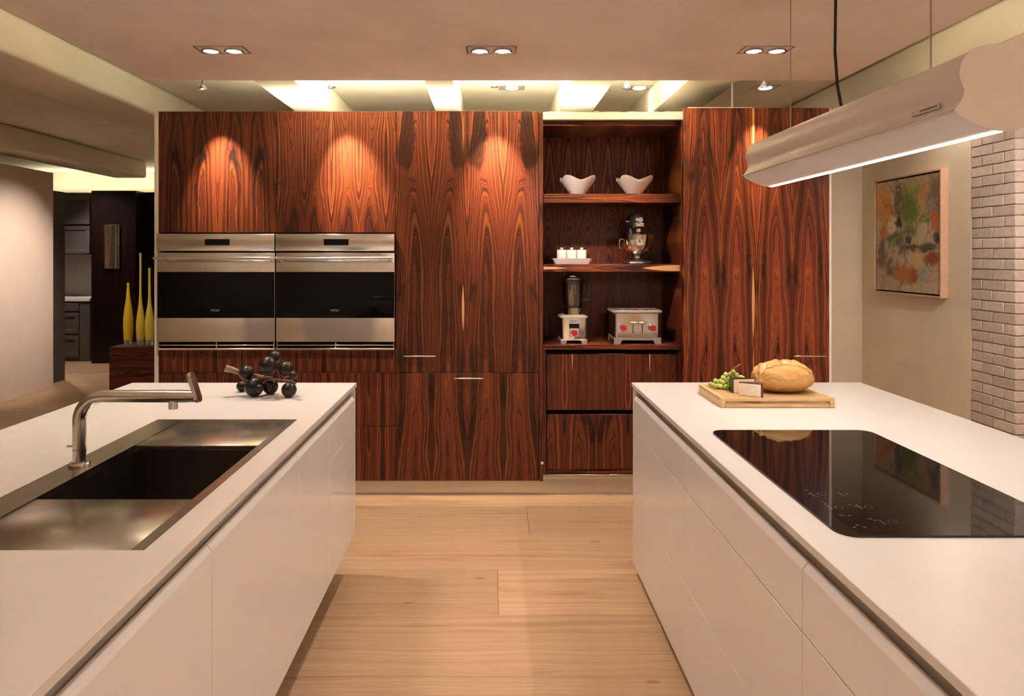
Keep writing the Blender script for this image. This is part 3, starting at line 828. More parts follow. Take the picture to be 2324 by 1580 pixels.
# raised flared rim
bm = B(); o1 = rrect(tcx-.116, tcx+.116, ty-.05, ty+.05, .02); o2 = rrect(tcx-.134, tcx+.134, ty-.064, ty+.064, .026); i2 = rrect(tcx-.129, tcx+.129, ty-.059, ty+.059, .024); i1 = rrect(tcx-.112, tcx+.112, ty-.046, ty+.046, .018)
V = [[bm.verts.new((x_, y_, z_)) for x_, y_ in ring] for ring, z_ in ((o1, tz), (o2, tz+.038), (i2, tz+.038), (i1, tz+.006))]
for A, C in zip(V, V[1:]):
    for k in range(len(A)): bm.faces.new((A[k], A[(k+1) % len(A)], C[(k+1) % len(A)], C[k]))
bm.faces.new(V[0][::-1]); bm.faces.new(V[-1])
old = tr.data; bpy.data.objects.remove(tr)
tr = obj('tray', bm, M['ceramic'], angle=.6, base=True); tag(tr, 'white ceramic tray under the three canisters', 'tray')
for k, (cx, nm) in enumerate(((tcx-.066, 'left'), (tcx, 'middle'), (tcx+.066, 'right'))):
    cn = thing('canister', 'white lidded canister on the tray, %s of the three' % nm, 'canister', (cx, ty, tz+.0065), 'white canisters on the tray')
    bm = B(); lathe(bm, [(0, 0), (.028, 0), (.031, .003), (.0325, .07), (.0325, .074), (0, .074)], (cx, ty, tz+.0065), 28); obj('jar', bm, M['ceramic'], cn)
    bm = B(); lathe(bm, [(0, .0742), (.0325, .0742), (.0325, .084), (.030, .0875), (0, .0885)], (cx, ty, tz+.0065), 28); ld = obj('lid', bm, M['ceramic'], cn)
    bm = B(); lathe(bm, [(0, .0884), (.006, .0884), (.006, .093), (.0105, .095), (.0105, .101), (.008, .1025), (0, .1025)], (cx, ty, tz+.0065), 18); obj('knob', bm, M['ceramic'], ld)

# stand mixer
mx, my, mz = wx(1446, 4.55), 4.55, 1.4925
mi = thing('stand_mixer', 'dark chrome stand mixer with polished steel bowl', 'mixer', (mx, my, mz))
bm = B(); pts = []
lathe(bm, [(0, 0), (.098, 0), (.101, .006), (.096, .016), (.080, .024), (.052, .034), (.042, .036), (0, .036)], (mx, my, mz), 36)
obj('base', bm, M['mixer'], mi)
bm = B(); box(bm, mx-.038, mx+.038, my+.085, my+.17, mz+.0, mz+.275, .02, 4); obj('column', bm, M['mixer'], mi)
bm = B(); bmesh.ops.create_uvsphere(bm, u_segments=32, v_segments=20, radius=1)
for v in bm.verts:
    p = v.co
    sy = math.copysign(abs(p.y)**.6, p.y)
    v.co = Vector((mx+p.x*.052, my+.055+sy*.135, mz+.283+(p.z*.062 if p.z > 0 else p.z*.052)))
hd = obj('motor_head', bm, M['mixer'], mi, angle=1.2)
bm = B(); cylx(bm, (mx+.004, my-.083, mz+.290), .017, .012, 'y', 24); obj('hub_cap', bm, M['chrome'], hd)
bm = B(); box(bm, mx-.030, mx+.030, my-.086, my-.070, mz+.243, mz+.272, .006, 3); obj('nose_plate', bm, M['chrome'], hd)
bm = B(); lathe(bm, [(0, .205), (.026, .205), (.029, .215), (.030, .236), (0, .236)], (mx, my-.035, mz), 24); obj('beater_hub', bm, M['chrome'], mi)
bm = B(); tube(bm, [(mx, my-.035, mz+.206), (mx, my-.035, mz+.12)], .006, 10); obj('beater_shaft', bm, M['chrome'], mi)
bm = B(); lathe(bm, [(0, .037), (.034, .037), (.037, .042), (.032, .05), (.046, .060), (.080, .085), (.098, .12), (.104, .16), (.106, .193), (.103, .193), (.101, .16), (.095, .122), (.077, .089), (.044, .066), (0, .064)], (mx, my-.01, mz), 44)
bw_ = obj('bowl', bm, M['chrome'], mi, angle=.9)
bm = B(); tube(bm, [(mx-.104, my-.02, mz+.165), (mx-.122, my-.03, mz+.16), (mx-.126, my-.032, mz+.13), (mx-.118, my-.03, mz+.105), (mx-.096, my-.02, mz+.105)], .006, 8); obj('handle', bm, M['chrome'], bw_)
bm = B(); cylx(bm, (mx-.062, my+.03, mz+.285), .012, .02, 'x', 16); obj('speed_knob', bm, M['chrome'], mi)
bm = B(); cd = []
for i in range(40):
    a = i/39*4.5*PI; cd.append((mx+.118+.022*math.cos(a)+.006*math.sin(3*a), my+.05+.02*math.sin(a), mz+.004+.058*abs(math.sin(a*.37))))
tube(bm, cd, .0032, 7); obj('cord', bm, M['black'], mi)

# blender
bxc, byc, bz0 = wx(1299.5, 4.52), 4.52, .9755
bl_ = thing('blender', 'stainless blender with glass jar and red dial', 'blender', (bxc, byc, bz0))
def loft(bm, rings):
    V = [[bm.verts.new((x_, y_, z_)) for x_, y_ in ring] for ring, z_ in rings]
    for A, C in zip(V, V[1:]):
        for k in range(len(A)): bm.faces.new((A[k], A[(k+1) % len(A)], C[(k+1) % len(A)], C[k]))
    bm.faces.new(V[0][::-1]); bm.faces.new(V[-1]); return bm
def rr(c, hx, hy, r): return rrect(c[0]-hx, c[0]+hx, c[1]-hy, c[1]+hy, r, 5)
C0 = (bxc, byc)
obj('housing', loft(B(), [(rr(C0, .083, .083, .022), bz0+.030), (rr(C0, .086, .086, .022), bz0+.165), (rr(C0, .086, .086, .022), bz0+.168)]), M['steelp'], bl_, angle=.5)
bm = B(); loft(bm, [(rr(C0, .088, .088, .024), bz0+.022), (rr(C0, .085, .085, .023), bz0+.0299)])
for sx in (-1, 1):
    for sy in (-1, 1): loft(bm, [(rr((bxc+sx*.068, byc+sy*.068), .019, .019, .006), bz0), (rr((bxc+sx*.065, byc+sy*.065), .022, .022, .006), bz0+.022)])
obj('foot_frame', bm, M['castgrey'], bl_, angle=.5)
obj('top_plate', loft(B(), [(rr(C0, .092, .092, .025), bz0+.1685), (rr(C0, .091, .091, .025), bz0+.176), (rr(C0, .078, .078, .02), bz0+.184)]), M['castgrey'], bl_, angle=.5)
bm = B(); lathe(bm, [(0, .1845), (.058, .1845), (.056, .230), (.052, .232), (0, .232)], (bxc, byc, bz0), 32); obj('jar_collar', bm, M['steelp'], bl_)
gt_ = NT('jar_glass'); jarm = gt_.m
tb = gt_.n('ShaderNodeBsdfTransparent'); tb.inputs[0].default_value = (.86, .82, .82, 1)
gb_ = gt_.n('ShaderNodeBsdfGlossy'); gb_.inputs['Roughness'].default_value = .04; gb_.inputs[0].default_value = (1, 1, 1, 1)
lw = gt_.n('ShaderNodeLayerWeight'); lw.inputs[0].default_value = .35
mx_ = gt_.n('ShaderNodeMixShader'); gt_.t.links.new(gt_.math('MULTIPLY_ADD', lw.outputs['Fresnel'], .8, .06), mx_.inputs[0])
gt_.t.links.new(tb.outputs[0], mx_.inputs[1]); gt_.t.links.new(gb_.outputs[0], mx_.inputs[2])
gt_.t.links.new(mx_.outputs[0], gt_.t.nodes['Material Output'].inputs['Surface'])
bm = B(); lathe(bm, [(0, .2325), (.060, .2325), (.064, .24), (.068, .36), (.070, .40), (.066, .40), (.064, .36), (.058, .246), (0, .244)], (bxc, byc, bz0), 32); obj('glass_jar', bm, jarm, bl_)
bm = B(); lathe(bm, [(0, .385), (.0655, .385), (.0655, .4005), (.072, .401), (.072, .418), (.066, .424), (.04, .425), (0, .425)], (bxc, byc, bz0), 32); ld = obj('lid', bm, M['black'], bl_)
bm = B(); lathe(bm, [(0, .4255), (.074, .4195), (.0745, .4235), (.045, .432), (.043, .441), (0, .444)], (bxc, byc, bz0), 32); obj('lid_cap', bm, M['steelp'], ld)
bm = B(); tube(bm, [(bxc+.066, byc-.01, bz0+.390), (bxc+.088, byc-.012, bz0+.398), (bxc+.106, byc-.012, bz0+.385), (bxc+.110, byc-.012, bz0+.35), (bxc+.110, byc-.012, bz0+.30), (bxc+.103, byc-.012, bz0+.279), (bxc+.086, byc-.012, bz0+.276), (bxc+.065, byc-.01, bz0+.286)], [.008, .010, .011, .011, .011, .010, .008, .007], 10); obj('handle', bm, M['black'], bl_)
yf = byc-.0862
fp = obj('control_plate', box(B(), bxc-.03, bxc+.032, yf-.004, yf+.002, bz0+.046, bz0+.098, .002, 1), M['steelp'], bl_)
obj('display', box(B(), bxc-.032, bxc+.033, yf-.0025, yf+.001, bz0+.101, bz0+.130), M['glassblack'], bl_, smooth=False)
bm = B(); cylx(bm, (bxc+.001, yf-.014, bz0+.072), .0195, .020, 'y', 28); bmesh.ops.bevel(bm, geom=bm.edges[:], offset=.002, segments=2, affect='EDGES')
kn = obj('dial', bm, M['red'], bl_)
obj('dial_grip', box(B(), bxc-.0015, bxc+.0035, yf-.027, yf-.0245, bz0+.056, bz0+.088, .001, 1), M['red'], kn)
bg = obj('badge', box(B(), bxc-.026, bxc+.026, yf-.002, yf+.001, bz0+.139, bz0+.153, .001, 1), M['steelp'], bl_)
text_mesh('lettering', 'WOLF', .012, M['dark'], bg, (bxc, yf-.0022, bz0+.146), (PI/2, 0, 0), .0002)

# toaster
tx, ty2, tz0 = wx(1440.5, 4.52), 4.545, .9755
to_ = thing('toaster', 'stainless four slice toaster with two red knobs', 'toaster', (tx, ty2, tz0))
CT = (tx, ty2)
obj('housing', loft(B(), [(rr(CT, .149, .115, .022), tz0+.040), (rr(CT, .149, .115, .022), tz0+.196)]), M['steelp'], to_, angle=.5)
bm = B()
prism(bm, [(tx-.152, tz0), (tx-.112, tz0), (tx-.102, tz0+.024), (tx+.102, tz0+.024), (tx+.112, tz0), (tx+.152, tz0), (tx+.152, tz0+.0395), (tx-.152, tz0+.0395)], 'y', ty2-.119, ty2-.10)
prism(bm, [(tx-.152, tz0), (tx-.112, tz0), (tx-.102, tz0+.024), (tx+.102, tz0+.024), (tx+.112, tz0), (tx+.152, tz0), (tx+.152, tz0+.0395), (tx-.152, tz0+.0395)], 'y', ty2+.10, ty2+.119)
box(bm, tx-.152, tx-.13, ty2-.0995, ty2+.0995, tz0+.024, tz0+.0395); box(bm, tx+.13, tx+.152, ty2-.0995, ty2+.0995, tz0+.024, tz0+.0395)
obj('foot_frame', bm, M['castgrey'], to_, angle=.5)
bm = B()   # top rim ring
ro, ri = rr(CT, .163, .130, .03), rr(CT, .140, .104, .02)
V = [[bm.verts.new((x_, y_, z_)) for x_, y_ in ring] for ring, z_ in ((rr(CT, .152, .118, .024), tz0+.1965), (ro, tz0+.205), (ro, tz0+.211), (rr(CT, .152, .118, .026), tz0+.219), (ri, tz0+.215), (ri, tz0+.1965))]
for A, C in zip(V, V[1:]+V[:1]):
    for k in range(len(A)): bm.faces.new((A[k], A[(k+1) % len(A)], C[(k+1) % len(A)], C[k]))
obj('top_rim', bm, M['castgrey'], to_, angle=.6)
obj('slot_plate', loft(B(), [(rr(CT, .138, .102, .02), tz0+.1965), (rr(CT, .138, .102, .02), tz0+.205)]), M['steelp'], to_, angle=.5)
for k in range(4):
    x = tx-.096+k*.064; obj('slot', box(B(), x-.017, x+.017, ty2-.085, ty2+.085, tz0+.2052, tz0+.2062), M['dark'], to_, smooth=False)
yf = ty2-.1152
bm = B()
for a in (0,): 
    out = rrect(tx-.060, tx+.060, tz0+.058, tz0+.150, .01, 4); inn = rrect(tx-.055, tx+.055, tz0+.063, tz0+.145, .008, 4)
    V = [[bm.verts.new((x_, y_, z_)) for x_, z_ in ring] for ring, y_ in ((out, yf+.001), (out, yf-.004), (inn, yf-.004), (inn, yf+.001))]
    for A, C in zip(V, V[1:]+V[:1]):
        for k in range(len(A)): bm.faces.new((A[k], A[(k+1) % len(A)], C[(k+1) % len(A)], C[k]))
obj('lever_frame', bm, M['steelp'], to_, angle=.6)
for s in (-1, 1):
    obj('lever_slot', box(B(), tx+s*.030-.002, tx+s*.030+.002, yf-.0012, yf+.001, tz0+.068, tz0+.130), M['dark'], to_, smooth=False)
    obj('lever', box(B(), tx+s*.028-.026, tx+s*.028+.026, yf-.03, yf-.005, tz0+.130, tz0+.144, .004, 3), M['steelp'], to_)
    bm = B(); cylx(bm, (tx+s*.095, yf-.006, tz0+.105), .023, .012, 'y', 28); kb = obj('knob_ring', bm, M['steelp'], to_)
    bm = B(); cylx(bm, (tx+s*.095, yf-.022, tz0+.105), .0195, .020, 'y', 28); bmesh.ops.bevel(bm, geom=bm.edges[:], offset=.002, segments=2, affect='EDGES'); obj('knob', bm, M['red'], kb)

# ------------------------------------------------------------------ ceiling lights
def downlight(x, y, label, tilt, power=1):
    o = thing('downlight', label, 'light', (x, y, ZS), 'twin recessed downlights in the soffit')
    bm = B()
    # trim frame
    for a in ((x-.125, x+.125, y-.062, y-.056), (x-.125, x+.125, y+.056, y+.062), (x-.125, x-.119, y-.056, y+.056), (x+.119, x+.125, y-.056, y+.056)):
        box(bm, *a, ZS-.004, ZS-.0003)
    obj('trim', bm, M['steelp'], o, smooth=False)
    obj('cavity', box(B(), x-.1185, x+.1185, y-.0555, y+.0555, ZS-.0012, ZS-.0004), M['edge'], o, smooth=False)
    for k, s in enumerate((-1, 1)):
        cx = x+s*.058
        bm = B(); lathe(bm, [(.034, 0), (.046, -.002), (.047, -.010), (.038, -.012), (.036, -.008), (.034, 0)], (cx, y, ZS-.0015), 24); obj('gimbal_ring', bm, M['steelp'], o)
        bm = B(); lathe(bm, [(0, -.013), (.02, -.012), (.036, -.008), (.036, -.003), (0, -.003)], (cx, y, ZS-.0015), 24); obj('lamp', bm, M['bulb'], o)
        tx_, ty_ = tilt[k][:2]; narrow = len(tilt[k]) > 2
        L(o, 'downlight_beam', 'SPOT', (cx, y, ZS-.03), 105 if narrow else P_DOWN*power, WARM, spot_size=math.radians(48 if narrow else 104), spot_blend=.95, shadow_soft_size=.035, rot=(tx_, ty_, 0))
downlight(wx(505, 3.457), 3.457, 'twin downlight in the soffit above the sink island end', ((0, 0), (0, 0)), 1.1)
downlight(wx(1115, 3.457), 3.457, 'twin downlight in the soffit centred over the aisle', ((-.12, 0), (.72, -.56, 1)), 2.0)
downlight(wx(1737, 3.457), 3.457, 'twin downlight in the soffit above the bread board', ((0, 0), (0, 0)), .62)
for x, y, pw_, nm in ((-1.5, 2.3, .42, 'above the sink'), (0.02, 1.5, .5, 'over the near aisle'), (1.5, .6, .12, 'above the near cooktop island')):  # unseen downlights added to brighten the near worktops and aisle
    downlight(x, y, 'added unseen twin downlight in the soffit '+nm, ((0, 0), (0, 0)), pw_)

def small_light(x, y, lab):
    o = thing('recessed_light', lab, 'light', (x, y, ZC), 'small recessed lights in the upper ceiling')
    bm = B(); box(bm, x-.10, x+.10, y-.07, y+.07, ZC-.006, ZC-.0003, .002, 1); obj('trim', bm, M['castgrey'], o)
    bm = B(); lathe(bm, [(0, -.012), (.045, -.010), (.05, -.0065), (0, -.0063)], (x, y, ZC), 20); obj('lamp', bm, M['bulb_small'], o)
    L(o, 'recessed_beam', 'SPOT', (x, y, ZC-.03), 18, WARM, spot_size=math.radians(90), spot_blend=.7, shadow_soft_size=.04)
for px, nm in ((1162, 'left of the three above the niche'), (1451, 'middle of the three above the niche'), (1737, 'right of the three, behind the hanging lamp')):
    small_light(wx(px, 5.28), 5.28, 'small recessed ceiling light, '+nm)

# hanging halogen lamps along the soffit edge
glassm = NT('lamp_glass').fin((.26, .23, .31), .35, 0, .5)
LY = 4.14
for k, (px, py, tiltx, ang, pw_) in enumerate(((459, 196, .05, .41, 1.0), (750, 192, .12, .41, 1.0), (1122, 190, .02, .40, 1.0), (1422, 193, .0, .38, .25), (1735, 190, .0, .22, .35))):
    x, z = wx(px, LY), wz(py, LY)
    names = ['clear halogen spot lamp above the left oven', 'halogen spot lamp above the right oven', 'halogen spot lamp above the refrigerator door', 'halogen spot lamp above the niche', 'halogen spot lamp above the sliding door']
    o = thing('halogen_lamp', names[k], 'lamp', (x, LY, z+.04), 'hanging halogen spot lamps')
    bm = B(); lathe(bm, [(0, .024), (.007, .024), (.008, .012), (.014, .004), (.024, -.012), (.0255, -.020), (.0235, -.019), (.012, 0), (0, .002)], (x, LY, z), 24)
    bmesh.ops.rotate(bm, verts=bm.verts[:], cent=(x, LY, z+.02), matrix=Matrix.Rotation(-tiltx*2, 3, 'Y'))
    obj('reflector', bm, glassm, o)
    bm = B(); tube(bm, [(x, LY, z+.0245), (x, LY, ZC)], .004, 8); obj('stem', bm, M['black'], o)
    bm = B(); ball(bm, (x, LY, z-.012), .007, 2); obj('capsule', bm, M['bulb_small'], o)
    L(o, 'halogen_beam', 'SPOT', (x, LY, z-.024), P_MR16*pw_, HALO, spot_size=math.radians(48), spot_blend=1, shadow_soft_size=.010, rot=(ang, -tiltx*1.2, 0))

# cove tubes lying on top of the soffit and on the dark cabinets
def cove(name, lab, x0, x1, y0, y1, z, power, rot, spread=180):
    o = obj(name, box(B(), x0, x1, y0, y1, z, z+.02, .004, 1), M['cove'], base=True); tag(o, lab, 'light')
    c = ((x0+x1)/2, (y0+y1)/2, z+.03)
    L(o, 'cove_beam', 'AREA', c, power, COVE, shape='RECTANGLE', size=max(x1-x0, .02), size_y=max(y1-y0, .02), rot=rot, spread=math.radians(spread))
cove('cove_tube', 'cove tube hidden on the left edge of the soffit', -1.98, -1.92, -2.5, 3.9, ZS+.0605, P_COVE*.16, (0, PI-.75, 0))
cove('cove_tube', 'cove tube hidden on the right edge of the soffit', 1.95, 2.01, -2.5, 3.9, ZS+.0605, P_COVE*.28, (0, PI+.75, 0))
cove('cove_tube', 'cove tube hidden on the far edge of the soffit', -1.30, 1.45, 3.88, 3.94, ZS+.0605, P_COVE*3.6, (PI-.75, 0, 0), 110)
cove('cove_tube', 'cove tube hidden behind the rosewood cabinet tops', -1.65, .85, 4.70, 4.76, 2.4705, P_COVE*1.1, (PI, 0, 0))
cove('cove_tube', 'cove tube hidden on the dark cabinets at the back', -7.0, -3.2, 10.45, 10.5, 2.475, P_COVE*.36, (PI, 0, 0))

# unseen lights: partition and far floor, plus fill lamps added for brightness
def room_spot(x, y, lab, power, rot=(0, 0, 0), size=100, z=ZC, col=WARM):
    o = thing('recessed_light', lab, 'light', (x, y, z), 'recessed lights of the side rooms')
    bm = B(); lathe(bm, [(0, -.008), (.05, -.006), (.055, -.0005), (0, -.0004)], (x, y, z), 20); obj('lamp', bm, M['bulb_small'], o)
    L(o, 'recessed_beam', 'SPOT', (x, y, z-.03), power, col, spot_size=math.radians(size), spot_blend=1, shadow_soft_size=.05, rot=rot)
room_spot(-3.36, 6.9, 'recessed light washing the partition', 310, (.18, .86, 0), 53)
room_spot(-3.36, 5.0, 'added unseen light brightening the yellow vases', 40, (.36, -.24, 0), 46)  # extra lamp added only to lift the vases
room_spot(-5.95, 9.2, 'recessed light over the far oak floor', 110, (0, -.3, 0), 110)
room_spot(-3.36, 3.2, 'added unseen fill light over the left passage', 14, (0, .25, 0), 140)  # added fill for the passage and its floor bounce
room_spot(-3.36, .4, 'added unseen fill light left of the photographer', 45, (0, .5, 0), 120, ZC, NEUT)  # added fill from the left, no fixture known there
room_spot(3.36, 5.0, 'added unseen light brightening the wall by the painting', 16, (0, .2, 0), 150)  # added lamp, lifts the right wall around the painting
room_spot(2.82, 3.1, 'added unseen light on the right beam, brightening wall and bricks', 120, (.75, -.30, 0), 110, 2.62)  # added lamp out of view, aimed at the right wall and bricks
room_spot(2.35, .2, 'added unseen fill light right of the photographer', 120, (0, -.6, 0), 120, ZC, NEUT)  # added fill from the right, no fixture known there
for k, x in enumerate((-5.2, -3.36, -1.5, 0, 1.5, 3.36)):  # row of unseen lamps added as fill and floor bounce
    room_spot(x, -1.6, 'added unseen fill light behind the photographer, number %s from the left' % ('one', 'two', 'three', 'four', 'five', 'six')[k], 70 if k == 2 else 270, (-.1, 0, 0), 140, ZS if abs(x) < 2 else ZC, NEUT)

# ------------------------------------------------------------------ pendant over the right island
pcx, pz0, pn, pf = 1.222, 1.846, 1.62, 2.985
half = [(0, 0), (-.022, .001), (-.045, .008), (-.075, .020), (-.102, .034), (-.118, .048), (-.112, .055), (-.098, .075), (-.093, .092), (-.099, .110), (-.106, .128), (-.104, .148), (-.096, .168), (-.080, .186), (-.058, .196), (-.030, .200), (-.008, .202), (.012, .210), (.035, .224), (.060, .236), (.088, .238), (.110, .226), (.124, .200), (.124, .165), (.112, .125), (.104, .095), (.108, .070), (.122, .050), (.102, .034), (.075, .020), (.045, .008), (.022, .001)]
def smoothc(p, n=3):
    for _ in range(1):
        q = []
        for i in range(len(p)):
            a, b_ = p[i], p[(i+1) % len(p)]; q += [(a[0]*.75+b_[0]*.25, a[1]*.75+b_[1]*.25), (a[0]*.25+b_[0]*.75, a[1]*.25+b_[1]*.75)]
        p = q
    return p
pe = thing('pendant_light', 'long sculpted aluminium pendant lamp over the cooktop island', 'pendant lamp', (pcx, (pn+pf)/2, pz0))
prof = [(pcx+x_, pz0+.006+z_) for x_, z_ in smoothc(half)]
obj('housing', prism(B(), prof, 'y', pn+.006, pf), M['pendant'], pe, angle=.55)
prof2 = [(pcx+x_*1.03, pz0+.006+z_*1.03-.003) for x_, z_ in smoothc(half)]
obj('end_cap', prism(B(), prof2, 'y', pn, pn+.0055), M['pendant'], pe, angle=.55)
bm = B(); box(bm, pcx-.1205, pcx-.1175, pn+.008, pf-.004, pz0+.0535, pz0+.0555); obj('seam_strip', bm, M['castgrey'], pe, smooth=False)
obj('light_tube', box(B(), pcx-.009, pcx+.009, pn+.02, pf-.015, pz0+.0035, pz0+.0075, .001, 1), M['tube'], pe)
L(pe, 'pendant_beam', 'AREA', (pcx, (pn+pf)/2, pz0+.002), P_PEND, STRIP, shape='RECTANGLE', size=.018, size_y=pf-pn-.06)
for y, rad, mt, nm in ((2.787, .0022, 'castgrey', 'suspension_cable'), (1.90, .0028, 'castgrey', 'suspension_cable')):
    bm = B(); tube(bm, [(pcx+.004, y, pz0+.205), (pcx+.004, y, ZS)], rad, 8); obj(nm, bm, M[mt], pe)
bm = B(); tube(bm, [(pcx, 2.37, pz0+.205), (pcx-.012, 2.38, pz0+.30), (pcx-.018, 2.385, pz0+.42), (pcx-.016, 2.38, ZS)], .0052, 8); obj('power_cord', bm, M['black'], pe)
# maker's plate on the waist
bp_ = obj('name_plate', box(B(), pcx-.1085, pcx-.1035, pn+.075, pn+.185, pz0+.073, pz0+.086, .001, 1), M['channel'], pe)
bm = B()
for k in range(9):
    y = pn+.083+k*.0075
    box(bm, pcx-.1092, pcx-.1084, y, y+.0042, pz0+.0765+random.uniform(0, .002), pz0+.0825)
obj('worn_lettering', bm, M['greycab'], bp_, smooth=False)['kind'] = 'stuff'

# ------------------------------------------------------------------ painting
py0, py1, pxf = 5.158, 6.06, 3.403
zt_, zb2 = wz(382, py0), wz(677, py0)
pt = thing('painting', 'framed abstract painting in green, orange and grey on the right wall', 'painting', (3.43, (py0+py1)/2, zb2))
framem = paint('pale_frame_wood', (.62, .40, .28), .55, .08, 20)
fw = .012
for a in ((py0, py0+fw, zb2, zt_), (py1-fw, py1, zb2, zt_), (py0+fw, py1-fw, zt_-fw, zt_), (py0+fw, py1-fw, zb2, zb2+fw)):
    obj('frame_bar', box(B(), pxf, 3.4595, *a), framem, pt, smooth=False)
obj('backing', box(B(), 3.44, 3.459, py0+fw+.0005, py1-fw-.0005, zb2+fw+.0005, zt_-fw-.0005), M['dark'], pt, smooth=False)
t = NT('abstract_canvas'); v, x, y, z = t.obj_xyz()
W_, H_ = (py1-py0-.05), (zt_-zb2-.05)
nz = t.n('ShaderNodeTexNoise'); nz.inputs['Scale'].default_value = 7; nz.inputs['Detail'].default_value = 5; t.put(nz.inputs['Vector'], v)
nsep = t.n('ShaderNodeSeparateColor'); t.put(nsep.inputs[0], nz.outputs[1])
nf = t.noise(t.comb(t.math('MULTIPLY', y, 38), t.math('MULTIPLY', z, 22), 4), 1, 3, .6)
u = t.math('ADD', t.math('MULTIPLY_ADD', y, -1/W_, .5), t.math('MULTIPLY', t.math('SUBTRACT', nsep.outputs[0], .5), .20))
u = t.math('ADD', u, t.math('MULTIPLY', t.math('SUBTRACT', nf, .5), .10))
vv = t.math('ADD', t.math('MULTIPLY_ADD', z, 1/H_, .5), t.math('MULTIPLY', t.math('SUBTRACT', nsep.outputs[1], .5), .14))
P2 = t.comb(u, vv, 0)
brush = t.noise(t.comb(t.math('MULTIPLY', y, 60), t.math('MULTIPLY', z, 12), 0), 1, 4, .6)
col = t.mix(t.rng(brush, .3, .7), (.40, .30, .19), (.56, .45, .31))
blobs = [(.10, .86, .15, .10, (.62, .30, .10)), (.16, .73, .17, .11, (.58, .26, .08)), (.38, .80, .07, .20, (.13, .10, .08)), (.92, .80, .10, .18, (.20, .13, .08)),
 (.57, .79, .19, .21, (.23, .25, .07)), (.55, .72, .12, .13, (.14, .19, .04)), (.60, .95, .09, .05, (.36, .36, .16)), (.77, .78, .035, .19, (.55, .25, .08)), (.87, .72, .07, .07, (.30, .28, .22)),
 (.80, .62, .14, .05, (.28, .30, .10)), (.40, .62, .05, .05, (.04, .03, .03)), (.12, .52, .06, .10, (.58, .15, .05)), (.03, .52, .03, .05, (.38, .42, .36)),
 (.33, .47, .12, .08, (.08, .13, .03)), (.29, .59, .08, .07, (.68, .55, .33)), (.58, .54, .15, .05, (.16, .20, .05)), (.75, .52, .10, .07, (.55, .43, .29)),
 (.94, .59, .07, .08, (.55, .15, .06)), (.55, .46, .05, .04, (.025, .02, .02)), (.84, .39, .16, .04, (.06, .045, .04)), (.95, .47, .05, .05, (.05, .04, .04)), (.45, .41, .08, .09, (.20, .16, .14)),
 (.10, .33, .08, .14, (.15, .11, .09)), (.27, .21, .13, .08, (.16, .12, .10)), (.31, .27, .06, .08, (.46, .36, .25)), (.60, .39, .10, .03, (.10, .05, .03)), (.68, .30, .09, .08, (.62, .42, .19)),
 (.90, .29, .11, .06, (.32, .05, .02)), (.48, .15, .18, .09, (.42, .15, .05)), (.62, .14, .07, .06, (.34, .08, .04)), (.77, .15, .09, .05, (.32, .34, .30)), (.92, .10, .10, .10, (.50, .38, .27)), (.15, .08, .20, .08, (.42, .32, .23))]
for bu, bv, ru, rv, bc in blobs:
    dd = t.vmath('LENGTH', t.vmath('MULTIPLY', t.vmath('SUBTRACT', P2, (bu, bv, 0)), (1/ru, 1/rv, 0)))
    col = t.mix(t.rng(dd, 1.25, .70, 0, .88), col, bc)
st = t.noise(t.comb(t.math('MULTIPLY', y, 4), t.math('MULTIPLY', z, 4), 2), 1, 2, .4, .3)
ln = t.rng(t.math('ABSOLUTE', t.math('SUBTRACT', st, .5)), .003, .014, .4, 0)
col = t.mix(ln, col, (.03, .022, .02))
st2 = t.noise(t.comb(t.math('MULTIPLY', y, 6), t.math('MULTIPLY', z, 6), 9), 1, 2, .5, .8)
ln2 = t.math('MULTIPLY', t.rng(t.math('ABSOLUTE', t.math('SUBTRACT', st2, .53)), .003, .010, .45, 0), t.rng(brush, .4, .55))
col = t.mix(ln2, col, (.72, .62, .52))
t.bump(brush, .2, .003)
canvas = t.fin(col, .6, spec=.14)
obj('canvas', box(B(), 3.412, 3.4395, py0+.025, py1-.025, zb2+.025, zt_-.025), canvas, pt, smooth=False)

# ------------------------------------------------------------------ left background
bk = obj('display_block', box(B(), wx(248, 5.6), -2.28, 5.6, 5.95, 0, wz(788, 5.6), .001, 1), RW['block'], base=True); tag(bk, 'low rosewood block carrying the yellow vases', 'pedestal')
vz = wz(788, 5.6)+.0005; vy = 5.73
t = NT('yellow_glass'); t.fin((.80, .56, .04), .22, spec=.5); t.b.inputs['Subsurface Weight'].default_value = .3; t.b.inputs['Subsurface Radius'].default_value = (.03, .03, .01); ygl = t.m
ygl2 = NT('lemon_glass').fin((.76, .64, .10), .22, spec=.5)
cgl = NT('clear_base_glass').fin((.80, .74, .6), .08, trans=.6, ior=1.45)
for px, topy, hw, mt, nm in ((291, 642, 10.5, ygl, 'shortest amber yellow bottle vase, at the left'), (319, 574, 9.5, ygl2, 'tallest lemon yellow bottle vase, in the middle'), (339.5, 608, 10, ygl2, 'mid-height lemon yellow bottle vase next to the white panel')):
    x = wx(px, vy); h = wz(topy, vy)-vz; rr_ = hw*vy/F
    vsn = thing('bottle_vase', nm, 'vase', (x, vy, vz), 'yellow glass bottle vases')
    bh = .36 if h < .6 else .31
    pr = [(0, .046), (rr_*.86, .046), (rr_, bh*.45), (rr_*.98, bh*.62), (rr_*.75, bh*.86), (rr_*.42, bh*1.1), (rr_*.27, bh*1.35), (rr_*.23, h*.9), (rr_*.27, h), (rr_*.18, h), (0, h-.01)]
    bm = B(); lathe(bm, pr, (x, vy, vz), 26); obj('body', bm, mt, vsn, angle=1.1)
    bm = B(); lathe(bm, [(0, 0), (rr_*.78, 0), (rr_*.82, .004), (rr_*.86, .0455), (0, .0455)], (x, vy, vz), 26); obj('foot', bm, cgl, vsn)

